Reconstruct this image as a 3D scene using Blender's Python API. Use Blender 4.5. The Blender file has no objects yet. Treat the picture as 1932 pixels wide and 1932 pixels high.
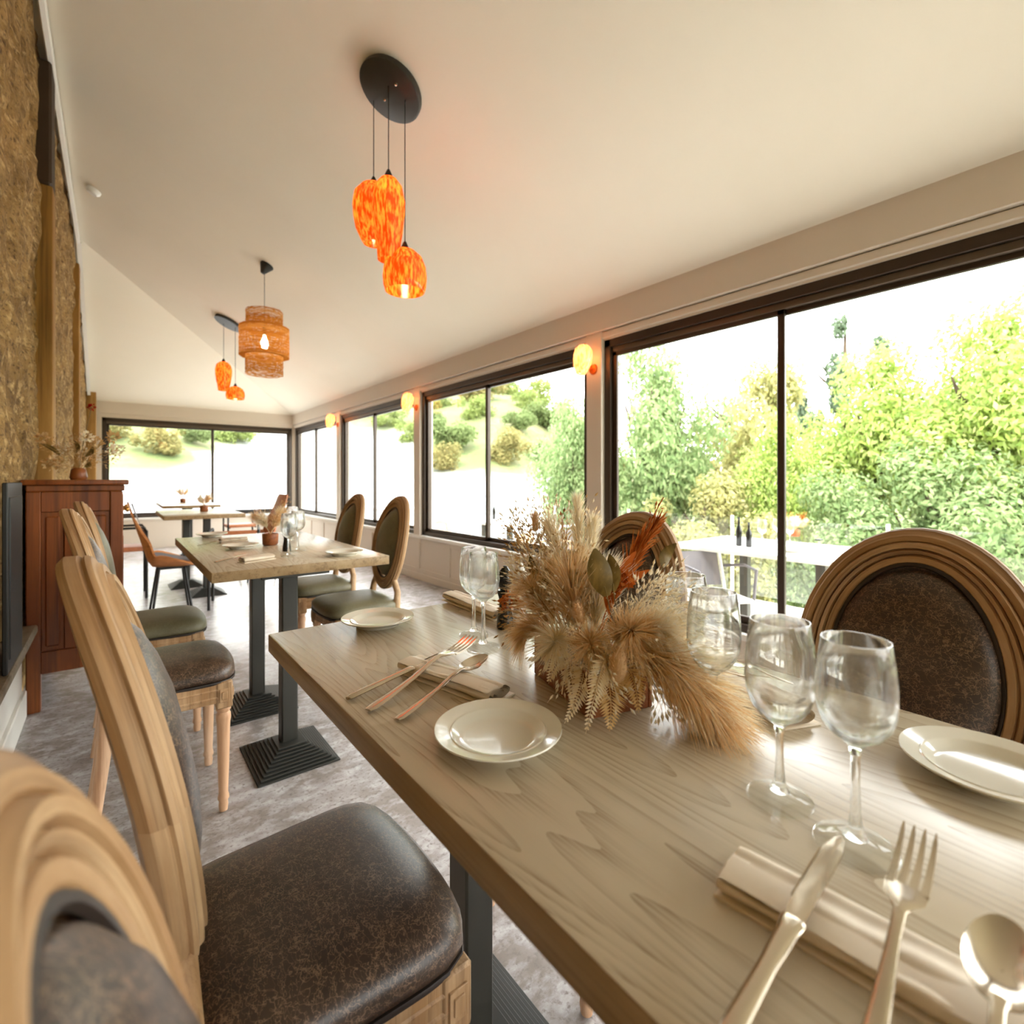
import bpy, bmesh, math, random
from mathutils import Vector, Matrix
random.seed(7)
R = math.radians
# ------------------------------------------------------------------ camera, sky, sun, exposure
sc = bpy.context.scene
COL = sc.collection
H, TZ = 1.06, 0.75                    # eye height, table height
YAW = R(38.33)
F_PX, CX, HY = 950.0, 966.0, 905.0    # focal length and horizon in pixels of the 1932 frame
cd = bpy.data.cameras.new('camera')
cam = bpy.data.objects.new('camera', cd); COL.objects.link(cam)
cam.location = (0, 0, H); cam.rotation_euler = (R(90), 0, -YAW)
cd.sensor_width = 36; cd.lens = F_PX / 1932 * 36
cd.shift_y = -(966 - HY) / 1932
cd.clip_start = 0.02; cd.clip_end = 400
cd.dof.use_dof = True; cd.dof.focus_distance = 0.95; cd.dof.aperture_fstop = 4.5
sc.camera = cam

world = bpy.data.worlds.new('sky'); sc.world = world; world.use_nodes = True
wn = world.node_tree.nodes; wl = world.node_tree.links
bg = wn['Background']
tc = wn.new('ShaderNodeTexCoord'); sep = wn.new('ShaderNodeSeparateXYZ'); cr = wn.new('ShaderNodeValToRGB')
wl.new(tc.outputs['Generated'], sep.inputs[0]); wl.new(sep.outputs['Z'], cr.inputs[0])
cr.color_ramp.elements[0].position = 0.0; cr.color_ramp.elements[0].color = (0.98, 1.0, 0.97, 1)
cr.color_ramp.elements[1].position = 1.0; cr.color_ramp.elements[1].color = (0.93, 0.98, 1.0, 1)
wl.new(cr.outputs[0], bg.inputs[0]); bg.inputs[1].default_value = 3.5

sd = bpy.data.lights.new('sun', 'SUN'); sd.energy = 1.6; sd.angle = R(12); sd.color = (1.0, 0.93, 0.8)
sun = bpy.data.objects.new('sun', sd); COL.objects.link(sun)
sun.rotation_euler = (R(38), 0, R(-60))
sun['kind'] = 'helper'

vs = sc.view_settings
sc.display_settings.display_device = 'sRGB'
vs.view_transform = 'Standard'; vs.look = 'None'; vs.gamma = 1.0; vs.use_curve_mapping = False
vs.exposure = 1.8

# ------------------------------------------------------------------ projection helpers (measuring the room)
cY, sY = math.cos(YAW), math.sin(YAW)
def ray(px, py):
    t = (px - CX) / F_PX
    return Vector((cY * t + sY, -sY * t + cY, (HY - py) / F_PX))
def at(px, py, z):                    # point on the level z
    d = ray(px, py); return Vector((0, 0, H)) + d * ((z - H) / d.z)
def dp(px, py, Z):                    # point at depth Z in front of the camera
    return Vector((0, 0, H)) + ray(px, py) * Z
RT = Vector((cY, -sY, 0)); FW = Vector((sY, cY, 0)); UP = Vector((0, 0, 1))

# ------------------------------------------------------------------ mesh builder
class MB:
    def __init__(s): s.v = []; s.f = []
    def add(s, verts, faces, M=None):
        o = len(s.v)
        s.v += [tuple(M @ Vector(p)) if M else tuple(p) for p in verts]
        s.f += [tuple(i + o for i in f) for f in faces]
        return s
    def bm(s, bm, M=None):
        bm.verts.index_update()
        s.add([v.co.copy() for v in bm.verts], [[v.index for v in f.verts] for f in bm.faces], M); bm.free(); return s
    def box(s, lo, hi, bev=0.0, M=None, seg=1):
        bm = bmesh.new(); bmesh.ops.create_cube(bm, size=1)
        for v in bm.verts:
            v.co = Vector([lo[i] + (v.co[i] + .5) * (hi[i] - lo[i]) for i in range(3)])
        if bev: bmesh.ops.bevel(bm, geom=bm.edges[:], offset=bev, segments=seg, affect='EDGES', profile=.5)
        return s.bm(bm, M)
    def tube(s, pts, r, n=8, cap=True, M=None):
        pts = [Vector(p) for p in pts]; k = len(pts)
        rs = r if isinstance(r, (list, tuple)) else [r] * k
        V = []; Fc = []; prev = None
        for i, p in enumerate(pts):
            t = (pts[min(i + 1, k - 1)] - pts[max(i - 1, 0)]).normalized()
            if prev is None: a = t.orthogonal().normalized()
            else: a = (prev - t * prev.dot(t)).normalized()
            prev = a; b = t.cross(a)
            for j in range(n):
                an = 2 * math.pi * j / n
                V.append(p + (a * math.cos(an) + b * math.sin(an)) * rs[i])
        for i in range(k - 1):
            for j in range(n):
                Fc.append((i*n+j, i*n+(j+1) % n, (i+1)*n+(j+1) % n, (i+1)*n+j))
        if cap: Fc.append(tuple(range(n - 1, -1, -1))); Fc.append(tuple((k-1)*n + j for j in range(n)))
        return s.add(V, Fc, M)
    def lathe(s, prof, n=32, M=None, sx=1, sy=1):     # prof: (r, z) list, closed where r == 0
        V = []; Fc = []; idx = []
        for r, z in prof:
            if r < 1e-6: idx.append([len(V)]); V.append((0, 0, z))
            else:
                idx.append(list(range(len(V), len(V) + n)))
                V += [(r*math.cos(2*math.pi*j/n)*sx, r*math.sin(2*math.pi*j/n)*sy, z) for j in range(n)]
        for a, b in zip(idx, idx[1:]):
            for j in range(n):
                j2 = (j + 1) % n
                if len(a) == 1 and len(b) == 1: continue
                if len(a) == 1: Fc.append((a[0], b[j2], b[j]))
                elif len(b) == 1: Fc.append((a[j], a[j2], b[0]))
                else: Fc.append((a[j], a[j2], b[j2], b[j]))
        return s.add(V, Fc, M)
    def grid(s, fn, nu, nv, closeu=False, M=None):
        V = [fn(i / (nu if closeu else nu - 1), j / (nv - 1)) for j in range(nv) for i in range(nu)]
        Fc = []
        for j in range(nv - 1):
            for i in range(nu if closeu else nu - 1):
                Fc.append((j*nu+i, j*nu+(i+1) % nu, (j+1)*nu+(i+1) % nu, (j+1)*nu+i))
        return s.add(V, Fc, M)
    def loft(s, secs, M=None, cap=True):              # list of closed sections with equal counts
        n = len(secs[0]); V = [p for q in secs for p in q]; Fc = []
        for i in range(len(secs) - 1):
            for j in range(n):
                Fc.append((i*n+j, i*n+(j+1) % n, (i+1)*n+(j+1) % n, (i+1)*n+j))
        if cap: Fc.append(tuple(range(n-1, -1, -1))); Fc.append(tuple((len(secs)-1)*n + j for j in range(n)))
        return s.add(V, Fc, M)
    def mesh(s, name, mat, smooth=None, fix=True):
        me = bpy.data.meshes.new(name); me.from_pydata(s.v, [], s.f)
        if fix:
            bm = bmesh.new(); bm.from_mesh(me); bmesh.ops.recalc_face_normals(bm, faces=bm.faces[:]); bm.to_mesh(me); bm.free()
        if smooth is not None:
            me.shade_smooth(); me.set_sharp_from_angle(angle=R(smooth))
        if mat: me.materials.append(mat)
        me.update(); return me
    def build(s, name, mat, parent=None, smooth=None, loc=None, rz=0, fix=True):
        o = bpy.data.objects.new(name, s.mesh(name, mat, smooth, fix)); COL.objects.link(o)
        if parent: o.parent = parent
        if loc is not None: o.location = loc
        if rz: o.rotation_euler.z = rz
        return o
def empty(name, loc=(0, 0, 0), rz=0):
    o = bpy.data.objects.new(name, None); COL.objects.link(o); o.location = loc; o.rotation_euler.z = rz; o.empty_display_size = .1
    return o
def tag(o, label, cat, group=None, kind=None):
    o['label'] = label; o['category'] = cat
    if group: o['group'] = group
    elif 'group' in o: del o['group']
    if kind: o['kind'] = kind
    return o
def thing(name, label, cat, loc=(0, 0, 0), rz=0, group=None): return tag(empty(name, loc, rz), label, cat, group)
KIDS = {}
def copy_tree(o, parent=None):
    c = o.copy(); COL.objects.link(c)
    if parent: c.parent = parent
    for ch in list(o.children): copy_tree(ch, c)
    return c
def dup(root, loc, rz, label, group=None):
    c = copy_tree(root); c.location = loc; c.rotation_euler.z = rz; c['label'] = label
    if group: c['group'] = group
    return c

# ------------------------------------------------------------------ materials
def mat(name, col, rough=.6, metal=0, noise=None, bump=None, spec=.5, coat=0, trans=0, coord='Object'):
    """noise: list of (scale xyz, color2, lo, hi) mixes; bump: (scale xyz, strength, distance)"""
    m = bpy.data.materials.new(name); m.use_nodes = True
    N, L = m.node_tree.nodes, m.node_tree.links
    b = N['Principled BSDF']; b.inputs['Roughness'].default_value = rough; b.inputs['Metallic'].default_value = metal
    b.inputs['Specular IOR Level'].default_value = spec; b.inputs['Coat Weight'].default_value = coat
    b.inputs['Transmission Weight'].default_value = trans
    b.inputs['Base Color'].default_value = (*col, 1)
    t = N.new('ShaderNodeTexCoord'); last = None
    def ntex(scale, detail=6, rgh=.6):
        mp = N.new('ShaderNodeMapping'); L.new(t.outputs[coord], mp.inputs[0]); mp.inputs['Scale'].default_value = scale
        n = N.new('ShaderNodeTexNoise'); L.new(mp.outputs[0], n.inputs['Vector']); n.inputs['Scale'].default_value = 1
        n.inputs['Detail'].default_value = detail; n.inputs['Roughness'].default_value = rgh
        return n.outputs[0]
    for sc_, c2, lo, hi in (noise or []):
        rmp = N.new('ShaderNodeMapRange')
        if hi < lo:                                  # ridges: thin lines where the noise crosses its middle
            sb = N.new('ShaderNodeMath'); sb.operation = 'SUBTRACT'; L.new(ntex(sc_, 3, .55), sb.inputs[0]); sb.inputs[1].default_value = .5
            ab = N.new('ShaderNodeMath'); ab.operation = 'ABSOLUTE'; L.new(sb.outputs[0], ab.inputs[0]); L.new(ab.outputs[0], rmp.inputs[0])
        else: L.new(ntex(sc_), rmp.inputs[0])
        rmp.inputs[1].default_value = lo; rmp.inputs[2].default_value = hi
        mx = N.new('ShaderNodeMix'); mx.data_type = 'RGBA'; L.new(rmp.outputs[0], mx.inputs[0])
        if last: L.new(last, mx.inputs[6])
        else: mx.inputs[6].default_value = (*col, 1)
        mx.inputs[7].default_value = (*c2, 1); last = mx.outputs[2]
    if last: L.new(last, b.inputs['Base Color'])
    if bump:
        bp = N.new('ShaderNodeBump'); L.new(ntex(bump[0]), bp.inputs['Height'])
        bp.inputs['Strength'].default_value = bump[1]; bp.inputs['Distance'].default_value = bump[2]
        L.new(bp.outputs[0], b.inputs['Normal'])
    return m
def thin(name, col, tr=.5, rough=.9, rnd=None):          # diffuse + translucent sheet (leaves, cloth, shades); rnd: second colour picked per piece
    m = bpy.data.materials.new(name); m.use_nodes = True
    N, L = m.node_tree.nodes, m.node_tree.links
    out = N['Material Output']; N.remove(N['Principled BSDF'])
    d = N.new('ShaderNodeBsdfDiffuse'); tl = N.new('ShaderNodeBsdfTranslucent'); mx = N.new('ShaderNodeMixShader')
    mx.inputs[0].default_value = tr; L.new(d.outputs[0], mx.inputs[1]); L.new(tl.outputs[0], mx.inputs[2]); L.new(mx.outputs[0], out.inputs[0])
    d.inputs[0].default_value = tl.inputs[0].default_value = (*col, 1)
    if rnd:
        g = N.new('ShaderNodeNewGeometry'); c = N.new('ShaderNodeValToRGB'); L.new(g.outputs['Random Per Island'], c.inputs[0])
        cols = [col] + list(rnd); e = c.color_ramp.elements
        e[0].color = (*cols[0], 1); e[1].color = (*cols[-1], 1)
        for i, q in enumerate(cols[1:-1]): e.new((i + 1) / (len(cols) - 1)).color = (*q, 1)
        L.new(c.outputs[0], d.inputs[0]); L.new(c.outputs[0], tl.inputs[0])
    return m
def emis(name, col, st):
    m = bpy.data.materials.new(name); m.use_nodes = True; N, L = m.node_tree.nodes, m.node_tree.links
    N.remove(N['Principled BSDF']); e = N.new('ShaderNodeEmission'); e.inputs[0].default_value = (*col, 1); e.inputs[1].default_value = st
    L.new(e.outputs[0], N['Material Output'].inputs[0]); return m
def pane_mat(name, tint=(1, 1, 1), k=.8):
    m = bpy.data.materials.new(name); m.use_nodes = True; N, L = m.node_tree.nodes, m.node_tree.links
    N.remove(N['Principled BSDF']); t = N.new('ShaderNodeBsdfTransparent'); g = N.new('ShaderNodeBsdfGlossy'); f = N.new('ShaderNodeLayerWeight'); f.inputs[0].default_value = .5
    p = N.new('ShaderNodeMath'); p.operation = 'POWER'; L.new(f.outputs['Facing'], p.inputs[0]); p.inputs[1].default_value = 5
    q = N.new('ShaderNodeMath'); q.operation = 'MULTIPLY_ADD'; L.new(p.outputs[0], q.inputs[0]); q.inputs[1].default_value = k; q.inputs[2].default_value = .05
    t.inputs[0].default_value = (*tint, 1); g.inputs['Roughness'].default_value = .01
    x = N.new('ShaderNodeMixShader'); L.new(q.outputs[0], x.inputs[0]); L.new(t.outputs[0], x.inputs[1]); L.new(g.outputs[0], x.inputs[2])
    L.new(x.outputs[0], N['Material Output'].inputs[0]); return m
def srgb(r, g, b): return tuple(((c/255)/12.92 if c/255 < .04045 else ((c/255+.055)/1.055)**2.4) for c in (r, g, b))

def wood(name, base, dark, light, scale=60, axis=1, rough=.5, spec=.4, stretch=.03, dk=(.5, .75), bumpd=.0006, coord='Object'):
    s1 = [scale]*3; s1[axis] = scale*stretch
    s2 = [scale*4]*3; s2[axis] = scale*4*stretch*.5
    s3 = [scale*.3]*3; s3[axis] = scale*.3*.15
    return mat(name, base, rough, noise=[(tuple(s3), light, .42, .68), (tuple(s1), dark, dk[0], dk[1]), (tuple(s2), dark, dk[0]+.04, dk[1]+.2)],
               bump=(tuple(s2), .25, bumpd), spec=spec, coord=coord)

M = {}
def make_table_wood():
    m = bpy.data.materials.new('limed_oak'); m.use_nodes = True; N, L = m.node_tree.nodes, m.node_tree.links
    b = N['Principled BSDF']; t = N.new('ShaderNodeTexCoord')
    mp = N.new('ShaderNodeMapping'); L.new(t.outputs['Object'], mp.inputs[0]); mp.inputs['Scale'].default_value = (9, .9, 9)
    nz = N.new('ShaderNodeTexNoise'); L.new(mp.outputs[0], nz.inputs['Vector']); nz.inputs['Scale'].default_value = 1; nz.inputs['Detail'].default_value = 1.5
    # growth rings: contour lines of a stretched noise field give cathedral grain
    ml = N.new('ShaderNodeMath'); ml.operation = 'MULTIPLY'; L.new(nz.outputs[0], ml.inputs[0]); ml.inputs[1].default_value = 26
    fr = N.new('ShaderNodeMath'); fr.operation = 'FRACT'; L.new(ml.outputs[0], fr.inputs[0])
    pw = N.new('ShaderNodeMath'); pw.operation = 'POWER'; L.new(fr.outputs[0], pw.inputs[0]); pw.inputs[1].default_value = 2.2
    mp2 = N.new('ShaderNodeMapping'); L.new(t.outputs['Object'], mp2.inputs[0]); mp2.inputs['Scale'].default_value = (420, 12, 420)
    n2 = N.new('ShaderNodeTexNoise'); L.new(mp2.outputs[0], n2.inputs['Vector']); n2.inputs['Scale'].default_value = 1; n2.inputs['Detail'].default_value = 3
    r2 = N.new('ShaderNodeMapRange'); L.new(n2.outputs[0], r2.inputs[0]); r2.inputs[1].default_value = .42; r2.inputs[2].default_value = .7
    mm = N.new('ShaderNodeMath'); mm.operation = 'MULTIPLY'; L.new(pw.outputs[0], mm.inputs[0]); L.new(r2.outputs[0], mm.inputs[1])
    ad = N.new('ShaderNodeMath'); ad.operation = 'MULTIPLY_ADD'; L.new(pw.outputs[0], ad.inputs[0]); ad.inputs[1].default_value = .3; L.new(mm.outputs[0], ad.inputs[2])
    mp3 = N.new('ShaderNodeMapping'); L.new(t.outputs['Object'], mp3.inputs[0]); mp3.inputs['Scale'].default_value = (6, 1.2, 6)
    n3 = N.new('ShaderNodeTexNoise'); L.new(mp3.outputs[0], n3.inputs['Vector']); n3.inputs['Scale'].default_value = 1
    cx = N.new('ShaderNodeMix'); cx.data_type = 'RGBA'; L.new(n3.outputs[0], cx.inputs[0]); cx.inputs[6].default_value = (*TOPA, 1); cx.inputs[7].default_value = (*TOPB, 1)
    c2 = N.new('ShaderNodeMix'); c2.data_type = 'RGBA'; L.new(ad.outputs[0], c2.inputs[0]); L.new(cx.outputs[2], c2.inputs[6]); c2.inputs[7].default_value = (*TOPG, 1)
    L.new(c2.outputs[2], b.inputs['Base Color']); b.inputs['Roughness'].default_value = .25; b.inputs['Specular IOR Level'].default_value = .55
    bp = N.new('ShaderNodeBump'); L.new(ad.outputs[0], bp.inputs['Height']); bp.inputs['Strength'].default_value = .12; bp.inputs['Distance'].default_value = -.0006
    L.new(bp.outputs[0], b.inputs['Normal']); return m
TOPA, TOPB, TOPG = srgb(200, 187, 163), srgb(189, 174, 148), srgb(152, 135, 110)
M['top'] = make_table_wood()
M['edge'] = wood('darker_oak_edge', srgb(150, 122, 84), srgb(104, 78, 46), srgb(168, 142, 104), 60, axis=1, rough=.5)
M['chair_wood'] = wood('washed_oak', srgb(160, 122, 82), srgb(98, 66, 36), srgb(196, 164, 126), 70, axis=2, rough=.55)
M['ring_wood'] = wood('washed_oak_ring', srgb(158, 120, 80), srgb(92, 60, 32), srgb(204, 172, 132), 46, axis=0, rough=.55, coord='UV', dk=(.48, .72))
M['leg_wood'] = wood('pale_beech', srgb(206, 164, 128), srgb(170, 122, 86), srgb(222, 186, 154), 50, axis=2, rough=.55)
M['cab_wood'] = wood('stained_cherry', srgb(118, 60, 22), srgb(70, 32, 10), srgb(142, 78, 32), 40, axis=2, rough=.4)
M['post_wood'] = wood('old_timber', srgb(148, 106, 48), srgb(92, 62, 22), srgb(178, 136, 74), 22, axis=2, rough=.8)
def leather(name, a, b, c, rough):
    return mat(name, a, rough, noise=[((11, 11, 11), b, .4, .66), ((34, 22, 34), c, .009, .0), ((24, 46, 30), c, .008, .0), ((70, 50, 60), c, .012, .0), ((60, 130, 90), c, .014, .0)], bump=((160, 160, 160), .3, .001), spec=.5)
M['leather'] = leather('cracked_brown_leather', srgb(66, 50, 39), srgb(42, 30, 22), srgb(128, 102, 80), .4)
M['olive'] = leather('olive_vinyl', srgb(104, 98, 72), srgb(88, 82, 58), srgb(112, 106, 82), .5)
M['piping'] = mat('dark_piping', srgb(38, 27, 20), .5)
M['plaster'] = mat('ceiling_paint', srgb(238, 231, 215), .85, noise=[((.4, .4, .4), srgb(233, 225, 207), .4, .7)])
M['white_trim'] = mat('white_gloss_paint', srgb(232, 228, 220), .45)
M['greige'] = mat('greige_paint', srgb(214, 202, 186), .6)
M['alu'] = mat('bronze_aluminium', srgb(62, 50, 40), .38, metal=.35, spec=.5)
M['alu_pale'] = mat('bronze_aluminium_worn', srgb(96, 84, 72), .35, metal=.4)
M['pane'] = pane_mat('window_glass')
M['floor'] = mat('mottled_stone_vinyl', srgb(162, 156, 154), .26, noise=[((5, 5, 5), srgb(134, 124, 117), .42, .62), ((13, 22, 13), srgb(186, 182, 182), .46, .66), ((70, 70, 70), srgb(122, 112, 108), .52, .7)], bump=((40, 40, 40), .1, .001))
M['stone'] = mat('rough_limestone', srgb(168, 132, 76), .95, noise=[((6, 3, 5), srgb(122, 90, 40), .4, .62), ((30, 11, 24), srgb(206, 172, 118), .52, .68), ((34, 13, 30), srgb(84, 56, 20), .55, .7), ((90, 34, 70), srgb(80, 54, 20), .54, .7)], bump=((40, 18, 30), 1.0, .03))
M['sill_stone'] = mat('grey_sill_stone', srgb(140, 126, 108), .8, noise=[((20, 20, 20), srgb(110, 96, 80), .45, .7)])
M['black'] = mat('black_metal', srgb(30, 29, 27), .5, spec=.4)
M['post'] = mat('anthracite_post', srgb(52, 51, 45), .42, metal=.2, noise=[((6, 6, 2), srgb(44, 43, 38), .4, .7)])
M['iron'] = mat('cast_iron', srgb(46, 46, 42), .45, metal=.3)
M['china'] = mat('glazed_china', srgb(226, 222, 206), .12, spec=.6, coat=.3)
M['steel'] = mat('polished_steel', srgb(196, 184, 166), .16, metal=1)
M['linen'] = mat('beige_napkin', srgb(228, 214, 192), .55, bump=((900, 900, 900), .1, .0004), noise=[((20, 20, 20), srgb(220, 204, 180), .4, .7)])
def glass(k=.22):
    m = bpy.data.materials.new('clear_glass'); m.use_nodes = True; N, L = m.node_tree.nodes, m.node_tree.links
    N.remove(N['Principled BSDF']); g = N.new('ShaderNodeBsdfGlass'); g.inputs['Roughness'].default_value = 0; g.inputs['IOR'].default_value = 1.45
    t = N.new('ShaderNodeBsdfTransparent'); x = N.new('ShaderNodeMixShader'); x.inputs[0].default_value = k; t.inputs[0].default_value = (.98, 1, .99, 1)
    L.new(g.outputs[0], x.inputs[1]); L.new(t.outputs[0], x.inputs[2]); L.new(x.outputs[0], N['Material Output'].inputs[0]); return m
M['glass'] = glass()
M['brass'] = mat('brass', srgb(190, 140, 70), .3, metal=1)
M['copper'] = mat('copper_orange_metal', srgb(214, 110, 40), .3, metal=.7)
M['white_plastic'] = mat('white_plastic', srgb(236, 234, 230), .4)
M['grey_fabric'] = mat('grey_fabric', srgb(112, 108, 110), .9, bump=((200, 200, 200), .3, .001))
M['shell_wood'] = wood('oak_ply', srgb(196, 128, 72), srgb(150, 90, 44), srgb(216, 150, 94), 30, axis=1, rough=.45)
M['tan'] = mat('tan_leather', srgb(196, 122, 78), .5, noise=[((30, 30, 30), srgb(176, 104, 64), .4, .7)])
M['rattan'] = mat('rattan', srgb(214, 176, 136), .7, noise=[((80, 80, 80), srgb(176, 132, 92), .45, .7)])
M['black_shine'] = mat('black_lacquer', srgb(22, 20, 18), .18)
M['box_wood'] = wood('reddish_box_wood', srgb(134, 74, 36), srgb(84, 42, 18), srgb(158, 96, 52), 70, axis=1, rough=.5)

# ================================================================== SETTING
V = 2.553; U1 = 9.59; U0 = -3.1; VL = -.30; EZ = 2.207; SL = .464
def struct(o, label, cat): return tag(o, label, cat, kind='structure')
def zc(v, u): return EZ + SL * min(V - v, U1 - u)

mb = MB(); mb.box((-.6, U0, -.2), (V + .18, U1 + .2, 0)); struct(mb.build('floor', M['floor']), 'mottled grey stone-look floor of the dining room', 'floor')

# ceiling: lean-to slope with a hip at the far end
b = MB(); t = .12; hv = V - (VL - .2); uh = U1 - hv
def slab(poly):
    n = len(poly); vs_ = [(x, y, zc(x, y)) for x, y in poly] + [(x, y, zc(x, y) + t) for x, y in poly]
    b.add(vs_, [tuple(range(n)), tuple(range(2*n-1, n-1, -1))] + [(i, i + n, (i+1) % n + n, (i+1) % n) for i in range(n)])
slab([(V+.14, U0-.1), (V+.14, U1+.14), (VL-.2, uh), (VL-.2, U0-.1)])
slab([(V+.14, U1+.14), (VL-.2, U1+.14), (VL-.2, uh)])
ceil = b.build('ceiling', M['plaster']); struct(ceil, 'sloping off-white plastered ceiling with a hip at the far end', 'ceiling')
s_ = MB(); zz = zc(VL, 0)
s_.box((VL + .0, U0, zz - .075), (VL + .03, U1 - (V - VL), zz - .02), .004)
s_.tube([(VL+.02, uh + .2, zz - .05), (VL + .02, U1, EZ - .03)], .026, 4)
struct(s_.build('trim_1', M['white_trim']), 'thin white strip where stone wall meets the sloping ceiling', 'trim')

# left stone wall: rough faced
def rough_wall(y0, y1, z0, z1, x, n, amp, seed):
    rr = random.Random(seed); nu = max(3, int((y1-y0)*n)); nv = max(3, int((z1-z0)*n))
    ph = [(rr.uniform(0, 6), rr.uniform(2, 9), rr.uniform(2, 9)) for _ in range(6)]
    def f(i, j):
        y = y0 + (y1-y0)*i; z = z0 + (z1-z0)*j
        d = sum(math.sin(a + y*b_ + z*c_*.7) for a, b_, c_ in ph)/6*.5 + rr.uniform(-.5, .5)
        return (x + amp*d, y, z)
    return MB().grid(f, nu, nv)
zt = zc(VL, 0) + .02
wl_ = MB()
wl_.box((VL - .3, U0, 0), (VL - .06, U1 + .1, zt + .1))
w_left = wl_.build('wall_left', M['stone']); struct(w_left, 'rough ochre stone wall rising to the ceiling', 'wall')
rough_wall(U0, 3.95, .42, zt, VL - .04, 12, .035, 1).build('stone_face', M['stone'], w_left, smooth=60)
rough_wall(4.1, 6.9, 0, zt, VL - .03, 12, .035, 2).build('stone_face', M['stone'], w_left, smooth=60)
rough_wall(7.05, 9.3, 0, zt, VL - .02, 12, .035, 3).build('stone_face', M['stone'], w_left, smooth=60)
for i, (y, x1, zt_) in enumerate([(4.0, VL + .025, 2.75), (6.95, VL + .02, 3.3), (9.45, VL + .1, 3.0)]):
    MB().box((VL - .1, y - .09, 0), (x1, y + .09, min(zt, zt_)), .012, seg=2).build('timber_post', M['post_wood'], w_left, smooth=40)
M['beam_shadow_brown'] = mat('beam_shadow_brown', srgb(58, 40, 22), .8)
MB().box((VL - .08, 3.9, 2.752), (VL + .02, 4.12, 3.46), .012).build('beam_shadow_block', M['beam_shadow_brown'], w_left)  # dark block over the post, beam shadow put into its colour
pl = MB().box((VL - .06, U0, .12), (VL - .02, 3.1, .37), .003).build('baseboard_left', M['white_trim']); struct(pl, 'low white plinth with grey stone ledge along the stone wall', 'plinth')
MB().box((VL - .06, U0, .37), (VL + .03, 3.12, .405), .006).build('stone_ledge', M['sill_stone'], pl)
MB().box((VL - .06, U0, 0), (VL - .005, 3.11, .12), .004).build('skirting', M['white_trim'], pl)
nb = MB(); nb.box((VL + .008, 2.36, .406), (VL + .022, 2.7, 1.05), .003); nb.box((VL + .012, 2.39, .45), (VL + .026, 2.67, 1.0), .003)  # added sheet for the shadowed wall recess, its darkness put into the colour
tag(nb.build('dark_recess_panel', M['black']), 'black panel standing in for the dark wall recess beside the wooden cabinet', 'panel')

# right wall: panelled dado, fascia, pillars, windows (the largest window comes down lower than the others)
WB, WT, FB, WLOW = .475, 1.985, 2.043, .27
PIL = [-2.66, -.17, 2.318, 4.848, 7.26]; PW = .068
BAYS = [(U0, -.17, WB), (-.17, 2.318, WLOW), (2.318, U1 + .14, WB)]
wr = MB(); wr.box((V + .002, U0, WT), (V + .14, U1 + .14, EZ + .05))
for a_, b_, z_ in BAYS: wr.box((V, a_, 0), (V + .14, b_, z_))
w_right = wr.build('wall_right', M['greige']); struct(w_right, 'greige window wall with a panelled dado', 'wall')
MB().box((V - .035, U0, FB), (V + .01, U1, EZ + .02), .004).build('fascia', M['greige'], w_right)
MB().box((V - .015, U0, WT + .012), (V + .01, U1, FB - .006), .003).build('fascia_moulding', M['greige'], w_right)
for a_, b_, z_ in BAYS:
    b_ = min(b_, U1); MB().box((V - .03, a_, z_ - .035), (V + .02, b_, z_), .004).build('window_board', M['white_trim'], w_right)
    y = a_
    while y < b_ - .1:
        y1 = min(y + .62, b_)
        q = MB(); q.box((V - .014, y + .004, .07), (V + .004, y + .075, z_ - .04), .003); q.box((V - .014, y + .075, .07), (V + .004, y1, .12), .003)
        q.box((V - .014, y + .075, z_ - .08), (V + .004, y1, z_ - .04), .003); q.box((V - .004, y + .075, .12), (V + .002, y1, z_ - .08), .001)
        q.build('dado_panel', M['greige'], w_right); y = y1
bb = MB().box((V - .022, U0, 0), (V + .002, U1, .07), .004).build('baseboard_right', M['greige']); struct(bb, 'greige skirting under the panelled dado', 'baseboard')
for i, u in enumerate(PIL):
    q = MB(); q.box((V - .02, u - PW, WLOW - .02), (V + .14, u + PW, FB), .004)
    o = q.build('trim_%d' % (i + 2), M['greige']); struct(o, 'greige pillar between two windows', 'pillar'); o['label'] = 'greige pillar of the window wall, number %d counted from the camera end' % i
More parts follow.
